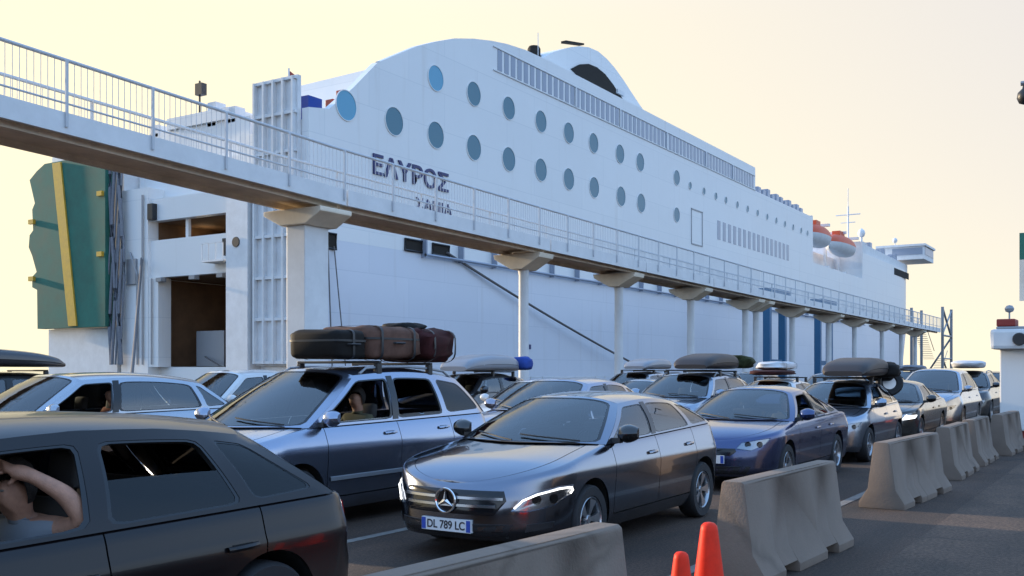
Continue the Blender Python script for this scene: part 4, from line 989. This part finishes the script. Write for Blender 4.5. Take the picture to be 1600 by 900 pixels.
# paints
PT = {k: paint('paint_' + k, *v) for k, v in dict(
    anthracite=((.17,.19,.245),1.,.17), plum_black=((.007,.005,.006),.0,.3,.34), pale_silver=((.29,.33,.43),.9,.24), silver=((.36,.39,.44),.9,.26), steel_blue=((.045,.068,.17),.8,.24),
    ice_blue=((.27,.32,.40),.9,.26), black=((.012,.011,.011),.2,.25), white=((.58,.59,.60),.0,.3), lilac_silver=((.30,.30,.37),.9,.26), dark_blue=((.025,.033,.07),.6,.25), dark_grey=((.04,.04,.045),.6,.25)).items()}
HATCH = dict(L=4.29, W=1.78, H=1.44, fo=.90, wb=2.70, zh=.69, zA=.97, zB=1.06, zd=1.03, xA=1.28, xAt=2.02, xD=4.04, xDt=3.62, cr=.11, rdrop=.085, zplate=.45)
SEDAN = dict(L=4.55, W=1.77, H=1.43, fo=.93, wb=2.65, zh=.70, zA=.93, zB=.98, zd=.97, xA=1.32, xAt=2.05, xD=3.86, xDt=3.20, cr=.22, yr2=.53, rdrop=.09)
MPV = dict(L=4.66, W=1.85, H=1.72, fo=.92, wb=2.82, r=.33, zh=.80, zA=1.07, zB=1.12, zd=1.08, xA=1.10, xAt=2.05, xD=4.40, xDt=4.02, cr=.10, crt=.06, yr=.62, yr2=.60, cw=.34, hood_pow=.62, rdrop=.09)
TALL = dict(L=4.25, W=1.75, H=1.60, fo=.84, wb=2.6, zh=.78, zA=1.02, zB=1.07, zd=1.04, xA=1.08, xAt=1.90, xD=3.98, xDt=3.66, cr=.12, yr=.59, yr2=.57, hood_pow=.62)
SUV = dict(L=4.5, W=1.82, H=1.66, fo=.90, wb=2.65, r=.35, zh=.88, zA=1.10, zB=1.15, zd=1.12, xA=1.30, xAt=1.98, xD=4.22, xDt=3.90, cr=.12, yr=.61, yr2=.59)
SMALL = dict(L=3.9, W=1.70, H=1.48, fo=.80, wb=2.48, zh=.72, zA=.97, zB=1.03, zd=1.0, xA=1.05, xAt=1.82, xD=3.66, xDt=3.28, cr=.10, yr=.56, yr2=.54)

# ---- lane nearest the barriers
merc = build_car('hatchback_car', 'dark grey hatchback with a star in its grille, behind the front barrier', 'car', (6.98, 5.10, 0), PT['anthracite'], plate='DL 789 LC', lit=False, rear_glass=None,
    head=[(.60,.475),(.74,.47),(1.00,.515),(1.20,.60),(1.23,.665),(1.05,.665),(.82,.625),(.68,.565)], grille=(.56,.435,.640), plate_z=.335, mirror_mat=PT['black'], rimn=5, fo=1.04, L=4.45, xA=1.40, xAt=2.16, xD=4.20, xDt=3.76,
    side=[(.15,.10),(.28,.04),(.40,.028),(.52,.018),(.70,.002),(.765,.0),(.785,.003),(.85,.022),(1.05,.085)],
    cells=[((1.40,2.16),(2.50,2.64),0),((2.50,2.64),(3.52,3.42),1),((3.52,3.42),(4.20,3.76),2)], doors=[1.50,2.52,3.50], **{k: v for k, v in HATCH.items() if k not in ('zplate','fo','L','xA','xAt','xD','xDt')})
# grille slats, emblem, lit lamp strips of the grey hatchback
gm = MB()
for z, hw_ in ((.510, .47), (.575, .53)):
    rows = []
    for k in range(25):
        a = lerp(-hw_, hw_, k/24); 
        rows.append([merc.S(abs(a), z + dz, o_, 1 if a >= 0 else -1) for dz, o_ in ((-.014,.006),(-.010,.02),(.012,.022),(.015,.006))])
    gm.grid(rows)
gm.build('slat', M['lamp_in'], merc.grille, smooth=40)
em = MB(); ex = merc.S(0, .545, .03).x
em.lathe([(.092,-.004),(.098,-.012),(.108,-.012),(.112,.0),(.108,.01),(.094,.01),(.092,-.004)], 40, 0, (ex,0,.545), 'X')
for k in range(3):
    th = math.pi/2 + 2*math.pi*k/3; u = Vector((0, math.cos(th), math.sin(th))); w = Vector((0, -u.z, u.y)); c0 = Vector((ex-.004,0,.545))
    em.add([c0 - u*.010 + Vector((-.012,0,0)), c0 + w*.022 + u*.012, c0 + u*.095, c0 - w*.022 + u*.012, c0 - u*.01 + Vector((.01,0,0))], [(0,1,2),(0,2,3),(4,2,1),(4,3,2)])
em.build('emblem', M['chrome'], merc.grille, smooth=35)
eb = MB(); eb.lathe([(0,.0),(.092,.0)], 32, 0, (ex+.012,0,.545), 'X'); eb.build('emblem_back', M['gloss_black'], merc.grille, fixn=False)
for sd in (-1, 1):
    d_ = MB(); pts = [(.625,.50),(.70,.565),(.83,.612),(1.05,.650),(1.20,.652),(1.215,.63),(1.18,.60)]
    d_.tube([merc.S(a, z, .021, sd) for a, z in pts], .0075, 6); d_.build('lamp_strip', M['drl'], merc.root, smooth=60)
fl_ = MB(); ee = [(.70,.30),(.95,.33),(.98,.37),(.72,.36)]
for sd in (-1, 1): merc.patch([(.72,.29),(1.0,.32),(1.02,.37),(.74,.36)], .004, sd).build('side_intake', M['black'], merc.root, smooth=40)

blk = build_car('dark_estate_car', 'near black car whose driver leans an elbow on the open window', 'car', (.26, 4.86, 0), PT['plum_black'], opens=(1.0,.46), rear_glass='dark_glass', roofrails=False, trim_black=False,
    L=4.50, W=1.77, H=1.455, fo=.88, wb=2.72, zh=.70, zA=.91, zB=.95, zd=.93, xA=1.25, xAt=2.0, xD=4.16, xDt=3.66, cr=.10, rdrop=.075,
    cells=[((1.25,2.0),(2.58,2.66),0),((2.58,2.66),(3.50,3.34),1),((3.50,3.34),(4.16,3.66),2)], doors=[1.34,2.60,3.56], hz=.74, plain_pillar=True,
    side=[(.15,.10),(.28,.045),(.42,.03),(.56,.018),(.70,.002),(.74,.0),(.755,.003),(.80,.020),(1.05,.085)])
b = MB()
for sd in (-1, 1): pass
audi = build_car('blue_saloon_car', 'blue saloon car with its front side window open, right behind the grey hatchback', 'car', (13.0, 5.10, 0), PT['steel_blue'], opens=(1.0,0), grille=(.42,.50,.60), **SEDAN)
sil = build_car('silver_hatchback_car', 'pale silver hatchback carrying a long dark box on its roof', 'car', (18.0, 5.05, 0), PT['ice_blue'], roofbars=True, opens=(.6,0), **SMALL)
drk = build_car('dark_saloon_car', 'dark brown saloon car with a bright lit headlight in the lane by the barriers', 'car', (22.6, 5.05, 0), PT['black'], lit=True, **SEDAN)
for sd in (-1,):
    pp = drk.patch([(.62,.58),(.98,.62),(1.05,.69),(.72,.68)], .024, sd).build('lamp_strip', M['drl'], drk.root)
van = build_car('silver_van_car', 'tall pale silver people carrier behind the car with the lit headlight', 'car', (28.4, 5.05, 0), PT['ice_blue'], detail=1, **MPV)
far = build_car('grey_suv_car', 'dark grey off-road car with a white roof load at the end of the near lane', 'car', (33.9, 5.0, 0), PT['dark_grey'], detail=1, roofrails=True, **SUV)
far2 = build_car('red_brown_car', 'last car in the near lane, dark and partly hidden by the kiosk', 'car', (39.6, 4.9, 0), PT['plum_black'], detail=1, **TALL)
# ---- second lane
mpv = build_car('silver_people_carrier', 'silver people carrier with suitcases strapped on its roof', 'car', (6.45, 8.12, 0), PT['pale_silver'], roofbars=True, roofrails=True, opens=(.95,.9), rear_glass='dark_glass',
    cells=[((1.10,2.05),(2.52,2.62),0),((2.52,2.62),(3.50,3.44),1),((3.50,3.44),(4.40,4.02),2)], doors=[1.32,2.54,3.56], hz=.86, side=[(.15,.10),(.28,.04),(.50,.022),(.70,.008),(.84,.0),(.875,.002),(.90,.010),(.98,.038),(1.15,.10)], **MPV)
for sd in (-1, 1):
    m_ = MB(); m_.grid([[mpv.S(mpv.ax(x), z, o_, sd) for z, o_ in ((.50,.0),(.505,.014),(.545,.014),(.55,.0))] for x in [lerp(1.36, 3.56, k/20) for k in range(21)]]); m_.build('side_moulding', M['grey_steel'], mpv.root, smooth=40)
lil = build_car('lilac_hatchback_car', 'lilac silver hatchback visible over the roof of the grey hatchback', 'car', (12.5, 8.25, 0), PT['lilac_silver'], detail=1, **{**TALL, 'H': 1.55, 'L': 4.0, 'xD': 3.75, 'xDt': 3.40})
suv = build_car('silver_suv_car', 'pale blue-silver car with a black box and olive bags on its roof', 'car', (17.9, 8.25, 0), PT['ice_blue'], detail=1, roofbars=True, roofrails=True, **{**SUV, 'H': 1.62})
wht = build_car('white_estate_car', 'white car with a white and red bundle on its roof, behind the blue saloon', 'car', (23.5, 8.2, 0), PT['white'], detail=1, roofbars=True, **HATCH)
blu = build_car('pale_blue_car', 'pale blue small car with bare roof, behind the white car', 'car', (29.0, 8.1, 0), PT['ice_blue'], detail=1, **TALL)
dk2 = build_car('dark_blue_car', 'dark blue car with a spare wheel and dark bags on its roof', 'car', (34.2, 8.1, 0), PT['dark_blue'], detail=1, roofbars=True, **SUV)
e2 = build_car('silver_estate_car', 'silver estate far down the second lane', 'car', (40.2, 8.1, 0), PT['silver'], detail=1, **TALL)
# ---- third lane
w3 = build_car('white_family_car', 'white car with a pale bonnet, seen between the people carrier and the grey hatchback', 'car', (16.7, 11.3, 0), PT['white'], detail=1, **{**HATCH, 'H': 1.47})
s3 = build_car('silver_saloon_car', 'silver saloon in the third lane behind the white car', 'car', (22.2, 11.3, 0), PT['silver'], detail=1, **SEDAN)
t3 = build_car('grey_hatchback_car', 'grey hatchback far back in the third lane', 'car', (30.5, 11.3, 0), PT['dark_grey'], detail=1, **TALL)
# ---- fourth and fifth lanes
l4 = build_car('silver_family_car', 'silver car at the left edge with a rust-clad woman at its window', 'car', (6.45, 12.85, 0), PT['silver'], opens=(1.0,0), **{**TALL, 'H': 1.64, 'zA': 1.05, 'zB': 1.09, 'L': 4.75, 'wb': 2.9, 'xD': 4.45, 'xDt': 3.95})
w4 = build_car('white_van_car', 'tall white car just behind the silver one, left of the people carrier', 'car', (11.9, 15.6, 0), PT['white'], detail=1, **{**TALL, 'H': 1.68})
d4 = build_car('dark_offroad_car', 'dark off-road car with a grey box and blue bag on its roof', 'car', (18.6, 14.5, 0), PT['dark_grey'], detail=1, roofbars=True, **{**SUV, 'H': 1.60})
g4 = build_car('grey_roofbox_car', 'far silver car with a pale grey box on its roof, over the lilac hatchback', 'car', (28.6, 14.6, 0), PT['silver'], detail=1, roofbars=True, **{**SUV, 'H': 1.62})
d5 = build_car('black_estate_car', 'black car at the left edge carrying a sleek dark roof box', 'car', (7.6, 17.75, 0), PT['black'], detail=1, roofbars=True, **{**SUV, 'H': 1.64})

# ================================================================= ROOF LOADS
def bag(name, p, size, mat, label, cat, group=None, rz=0., lump=.03, straps=0, strap_m='black', n=3.2, handle=False, tilt=0.):
    """rounded soft case: superellipsoid with dents"""
    bm_ = MB(); nu, nv = 28, 16; rows = []; seed = Vector((p[0]*3.1, p[1]*1.7, 0))
    def se(c_, e): return math.copysign(abs(c_) ** e, c_)
    for i in range(nv + 1):
        v = -math.pi/2 + math.pi*i/nv; r = []
        for k in range(nu + 1):
            u = 2*math.pi*k/nu; e = 2/n
            q = Vector((se(math.cos(v), e)*se(math.cos(u), e), se(math.cos(v), e)*se(math.sin(u), e), se(math.sin(v), e)))
            d = 1 + lump * 3 * noise.noise(q*1.6 + seed) + lump * noise.noise(q*5 + seed)
            r.append(Vector((q.x*size[0]/2*d, q.y*size[1]/2*d, max(-size[2]/2*.97, q.z*size[2]/2*d) + size[2]/2)))
        rows.append(r)
    bm_.grid(rows); o = bm_.build(name, mat, smooth=60, weld=.0005, loc=p); o.rotation_euler = (0, tilt, rz); tag(o, label, cat, group)
    for k in range(straps):
        x = lerp(-.3, .3, k/max(1, straps-1)) * size[0] if straps > 1 else 0; st = MB(); e = 2/n; ring = []
        for q in range(33):
            t = 2*math.pi*q/32; ring.append([Vector((x+dx, se(math.cos(t), e)*size[1]/2*1.045, se(math.sin(t), e)*size[2]/2*1.045 + size[2]/2)) for dx in (-.02,.02)])
        st.grid(ring); st.build('strap', M[strap_m], o, smooth=60)
    if handle:
        h = MB(); h.tube([(-.09,-size[1]/2-.0,size[2]*.5),(-.08,-size[1]/2-.04,size[2]*.5),(.08,-size[1]/2-.04,size[2]*.5),(.09,-size[1]/2,size[2]*.5)], .012, 6); h.build('handle', M['black'], o, smooth=50)
        z_ = MB(); z_.grid([[Vector((se(math.cos(t), 2/n)*size[0]/2*1.03, se(math.sin(t), 2/n)*size[1]/2*1.03, size[2]*.62+dz)) for dz in (-.012,.012)] for t in [2*math.pi*q/40 for q in range(41)]]); z_.build('zip', M['black'], o, smooth=60)
    return o
ZR = 1.79
G = 'cases on the roof of the people carrier'
bag('suitcase', (8.55, 7.93, ZR), (.56,.74,.34), M['bag_black'], 'black case, foremost on the roof of the people carrier', 'suitcase', G, .03, .03, 1, n=7, handle=True)
bag('suitcase', (9.32, 7.93, ZR), (.96,.84,.40), M['tan'], 'big tan and pink cloth suitcase in the middle of the roof load', 'suitcase', G, -.04, .04, 2, 'black', n=6, handle=True)
bag('travel_bag', (10.2, 7.93, ZR-.03), (.80,.84,.43), M['bag_red'], 'dark red and black soft bag at the rear of the roof load', 'bag', G, .08, .08, 2, 'black', n=4)
bag('bundle', (10.15, 8.1, ZR+.35), (.5,.55,.14), M['bag_black'], 'black rolled bundle lying on top of the dark red bag', 'bag', G, .3, .08, 0, n=2.4)
def roof_box(p, L_, w, h, m, label, nose=-1):
    r = tag(empty('roof_box', p), label, 'roof box', 'roof boxes'); 
    for nm, z0, z1, sc in (('box_lid', .42, 1., 1.), ('box_base', 0., .40, .985)):
        mb = MB(); rows = []
        for i in range(21):
            u = i/20; e = 1 - abs(2*u-1) ** 5; t = u if nose < 0 else 1-u; hh = h * (.62 + .38 * min(1, t*2.2) ** .7) * (.35 + .65*max(.02, e) ** .5); ww = w/2 * (.72 + .28*max(.02, e) ** .4) * sc
            rows.append([Vector((L_*(u-.5), ww*math.copysign(abs(math.cos(a)) ** .45, math.cos(a)), lerp(hh*z0, hh*z1, abs(math.sin(a)) ** .6 if nm == 'box_lid' else 1-abs(math.sin(a)) ** .6))) for a in [math.pi*k/16 for k in range(17)]])
        mb.grid(rows); mb.add(rows[0], [tuple(range(17))]); mb.add(rows[-1], [tuple(range(17))]); mb.build(nm, m, r, smooth=50)
    return r
box_dark = principled('roof_box_dark', (.030,.020,.017), .5)
box_grey = principled('roof_box_grey', (.22,.23,.26), .4, coat=.3)
roof_box((20.0, 4.75, 1.55), 2.05, .9, .36, box_dark, 'long dark roof box on the pale silver hatchback behind the blue saloon')
bag('travel_bag', (21.0, 4.4, 1.50), (.55,.5,.30), M['bag_black'], 'black bag on the roof behind the long dark roof box', 'bag', None, 0, .06)
bag('travel_bag', (21.3, 4.6, 1.44), (.4,.5,.24), M['bag_black'], 'black bag hanging at the rear of the pale silver hatchback roof', 'bag', None, 0, .06)
roof_box((20.6, 8.05, 1.69), 1.9, .9, .34, box_dark, 'black roof box on the car behind the lilac hatchback')
bag('travel_bag', (22.0, 8.0, 1.70), (.9,1.0,.30), M['bag_camo'], 'olive mottled bag behind the black roof box', 'bag', None, .1, .07)
bag('bundle', (26.2, 8.3, 1.66), (1.8,.8,.24), M['bag_white'], 'long white wrapped bundle on the white car roof', 'bag', None, .05, .04, 2, 'rope')
bag('bundle', (25.6, 8.2, 1.53), (2.2,.9,.14), M['bag_red'], 'flat dark red bundle underneath the long white one', 'bag', None, .05, .04)
roof_box((20.9, 14.2, 1.64), 2.4, 1.0, .42, box_grey, 'grey roof box beside the blue bag on the dark off-road car')
bag('travel_bag', (22.35, 13.9, 1.66), (.5,.6,.36), M['bag_blue'], 'bright blue bag on the roof beside the grey box', 'bag', None, .1, .05)
roof_box((31.4, 14.4, 1.70), 2.2, .95, .36, box_grey, 'pale grey roof box farthest back, seen over the lilac hatchback')
roof_box((9.8, 17.45, 1.72), 3.0, 1.0, .34, principled('roof_box_black', (.03,.028,.032), .25, coat=.6), 'sleek black roof box on the car at the left edge', 1)
bag('bundle', (36.9, 8.0, 1.74), (1.8,1.1,.22), M['bag_black'], 'flat dark bundle on the dark blue car in the second lane', 'bag', None, 0, .05)
bag('bundle', (36.4, 5.0, 1.72), (1.6,1.0,.26), M['bag_white'], 'white load on the roof of the farthest grey off-road car', 'bag', None, 0, .04)
bag('bundle', (43.0, 8.0, 1.62), (1.5,1.0,.25), M['bag_grey'], 'grey load on the roof of the silver estate far down the lane', 'bag', None, 0, .05)
w_ = MB(); w_.lathe([(.15,-.07),(.24,-.08),(.27,-.04),(.27,.04),(.24,.08),(.15,.07),(.13,0),(.15,-.07)], 28, 0, (0,0,0), 'X'); w_.lathe([(0,0),(.14,0)], 20, 1, (0,0,0), 'X')
o = tag(w_.build('spare_wheel', [M['tyre'], M['rim']], smooth=40, loc=(21.75, 4.5, 1.40)), 'spare wheel strapped at the back of the pale silver hatchback roof', 'wheel'); o.rotation_euler = (0, .1, .3)

# ================================================================= PEOPLE
def skin_body(name, joints, bones, mats, cls, label, loc, rz=0., fingers=None):
    """joints {name: (pos, radius)}; bones [(a, b)]; cls(face centre) -> material index. One continuous skinned mesh."""
    keys = list(joints); me = bpy.data.meshes.new(name); me.from_pydata([joints[k][0] for k in keys], [(keys.index(a), keys.index(b)) for a, b in bones], [])
    o = bpy.data.objects.new(name, me); COL.objects.link(o); m = o.modifiers.new('skin', 'SKIN'); m.use_smooth_shade = True
    for i, k in enumerate(keys):
        r = joints[k][1]; me.skin_vertices[0].data[i].radius = (r, r) if not isinstance(r, tuple) else r
    me.skin_vertices[0].data[0].use_root = True
    sm = o.modifiers.new('sub', 'SUBSURF'); sm.levels = 2; sm.render_levels = 2
    dg = bpy.context.evaluated_depsgraph_get(); dg.update(); nm = bpy.data.meshes.new_from_object(o.evaluated_get(dg)); bpy.data.objects.remove(o)
    for mt in mats: nm.materials.append(mt)
    for p in nm.polygons: p.use_smooth = True; p.material_index = cls(p.center)
    nm.name = name; o = bpy.data.objects.new(name, nm); COL.objects.link(o); o.location = loc; o.rotation_euler = (0, 0, rz)
    return tag(o, label, 'person')
def head_parts(root, c, yaw, hair_m, r=.105, long_hair=False):
    """face details and hair round head centre c (local), looking along yaw"""
    f = Vector((math.cos(yaw), math.sin(yaw), 0)); s = Vector((-f.y, f.x, 0)); z = Vector((0, 0, 1))
    def blob(nm, centre, ax, mat):
        mb = MB(); rows = []
        for i in range(11):
            v = -math.pi/2 + math.pi*i/10; rows.append([centre + f*ax[0]*math.cos(v)*math.cos(u) + s*ax[1]*math.cos(v)*math.sin(u) + z*ax[2]*math.sin(v) for u in [2*math.pi*k/16 for k in range(17)]])
        mb.grid(rows); return mb.build(nm, mat, root, smooth=70, weld=.0004)
    hb = MB(); rows = []
    for i in range(15):
        r_ = []
        for k in range(33):
            u = 2*math.pi*k/32; t = min(1, max(0, (math.cos(u) + .35) / .95)); t = t*t*(3-2*t); v = lerp(math.pi/2, lerp(-.80, .50, t), i/14)
            d = 1 + .05*noise.noise(Vector((u*2, v*3, c[0]))); e_ = 1 if i < 14 else .93
            r_.append(Vector(c) + (f*(r*.98*math.cos(v)*math.cos(u)*d) + s*r*.84*math.cos(v)*math.sin(u)*d)*e_ - f*.012 + z*(r*1.14*math.sin(v)*d + .018))
        rows.append(r_)
    hb.grid(rows); hb.build('hair', hair_m, root, smooth=70)
    if long_hair: blob('hair', Vector(c) - f*.05 - z*.10, (.075,.095,.17), hair_m)
    for q in (-1, 1):
        blob('eye', Vector(c) + f*r*.80 + s*q*.033 + z*.005, (.007,.012,.006), M['eye'])
def seated(name, label, loc, shirt, yaw=math.pi, hair=M['hair'], long_hair=False, lean=0.):
    """occupant facing the car's nose (-X); loc is the hip point"""
    J = {'pelvis':((0,0,.06),.15),'waist':((.03,0,.22),.135),'chest':((.07,0,.40),.155),'neckb':((.07,0,.54),.075),'neck':((.055,0,.60),.058),'skull':((.035,0,.70),(.088,.10)),'crown':((.05,0,.78),(.075,.085)),'chin':((-.02,0,.655),(.045,.05)),'nose':((-.055,0,.70),.02),
         'shl':((.07,-.18,.48),.075),'ell':((-.06,-.24,.24),.05),'wrl':((-.27,-.14,.33),.034),'hal':((-.34,-.11,.36),.04),
         'shr':((.07,.18,.48),.075),'elr':((-.06,.24,.24),.05),'wrr':((-.27,.14,.33),.034),'har':((-.34,.11,.36),.04),
         'hil':((-.05,-.10,.05),.10),'knl':((-.42,-.12,.14),.075),'anl':((-.62,-.12,-.20),.05),'hir':((-.05,.10,.05),.10),'knr':((-.42,.12,.14),.075),'anr':((-.62,.12,-.20),.05)}
    B = [('pelvis','waist'),('waist','chest'),('chest','neckb'),('neckb','neck'),('neck','skull'),('skull','crown'),('skull','chin'),('skull','nose'),('chest','shl'),('shl','ell'),('ell','wrl'),('wrl','hal'),('chest','shr'),('shr','elr'),('elr','wrr'),('wrr','har'),('pelvis','hil'),('hil','knl'),('knl','anl'),('pelvis','hir'),('hir','knr'),('knr','anr')]
    def cls(p): 
        if p.z > .575: return 0
        if p.x < -.10 and p.z > .26 and abs(p.y) < .26: return 0
        return 2 if p.z < .20 and p.x < .1 else 1
    o = skin_body(name, J, B, [M['skin'], shirt, M['shirt_grey']], cls, label, loc); head_parts(o, (.035,0,.715), yaw, hair, .112, long_hair); return o
seated('person', 'driver of the silver people carrier, dim behind the open front window', (8.80, 7.75, .62), M['shirt_olive'])
seated('person', 'woman in a rust coloured top inside the silver car at the left edge', (8.95, 12.48, .60), M['shirt_orange'], long_hair=True)
seated('person', 'driver in a yellowish top behind the open window of the blue saloon', (15.35, 4.73, .45), M['shirt_olive'])
# driver of the near black car: left elbow out on the sill, hand held to the forehead
dx, dy, dz = 2.66, 4.50, .41
J = {'pelvis':((0.10,0,.08),.16),'waist':((.13,0,.24),.14),'chest':((.12,-.02,.44),.16),'neckb':((.08,-.03,.545),.07),'neck':((.055,-.04,.59),.054),'skull':((.01,-.05,.685),(.082,.095)),'crown':((.03,-.05,.755),(.074,.084)),'chin':((-.045,-.06,.635),(.042,.048)),'nose':((-.082,-.06,.685),.018),
     'shl':((.12,-.17,.52),.082),'upl':((.15,-.28,.51),.062),'ell':((.16,-.385,.575),.056),'fol':((.10,-.335,.69),.047),'wrl':((-.0,-.25,.775),.033),'pal':((-.05,-.19,.805),(.042,.026)),'pae':((-.075,-.145,.82),(.04,.02)),
     'shr':((.12,.17,.50),.08),'elr':((-.02,.25,.27),.055),'wrr':((-.24,.12,.36),.036),'har':((-.31,.09,.40),.042),
     'hil':((.05,-.10,.06),.10),'knl':((-.34,-.13,.16),.078),'anl':((-.56,-.12,-.16),.05),'hir':((.05,.10,.06),.10),'knr':((-.34,.12,.16),.078),'anr':((-.56,.12,-.16),.05)}
B = [('pelvis','waist'),('waist','chest'),('chest','neckb'),('neckb','neck'),('neck','skull'),('skull','crown'),('skull','chin'),('skull','nose'),('chest','shl'),('shl','upl'),('upl','ell'),('ell','fol'),('fol','wrl'),('wrl','pal'),('pal','pae'),('chest','shr'),('shr','elr'),('elr','wrr'),('wrr','har'),('pelvis','hil'),('hil','knl'),('knl','anl'),('pelvis','hir'),('hir','knr'),('knr','anr')]
fing = [((-.085,-.150,.800),(-.125,-.125,.780)),((-.092,-.14,.817),(-.135,-.11,.803)),((-.090,-.13,.833),(-.130,-.095,.827)),((-.082,-.12,.847),(-.112,-.085,.847))]
for k, (a_, e_) in enumerate(fing):
    J['f%d' % k] = (a_, .0105); J['g%d' % k] = (tuple((Vector(a_)+Vector(e_))/2 + Vector((-.006,-.004,.006))), .0095); J['h%d' % k] = (e_, .008)
    B += [('pae','f%d' % k),('f%d' % k,'g%d' % k),('g%d' % k,'h%d' % k)]
J['t0'] = ((-.055,-.185,.77), .012); J['t1'] = ((-.075,-.165,.74), .010); B += [('pal','t0'),('t0','t1')]
def cls(p):
    if p.z > .565: return 0
    if p.y < -.25: return 0 if p.z > .50 else 1
    if p.x < -.12 and p.z > .3 and abs(p.y) < .3: return 0
    return 2 if p.z < .22 else 1
drv = skin_body('person', J, B, [M['skin'], M['shirt_grey'], M['bag_black']], cls, 'driver of the near black car resting an elbow on the sill, hand to the forehead', (dx, dy, dz))
head_parts(drv, (.012,-.05,.705), math.pi + .25, M['hair'], .115)
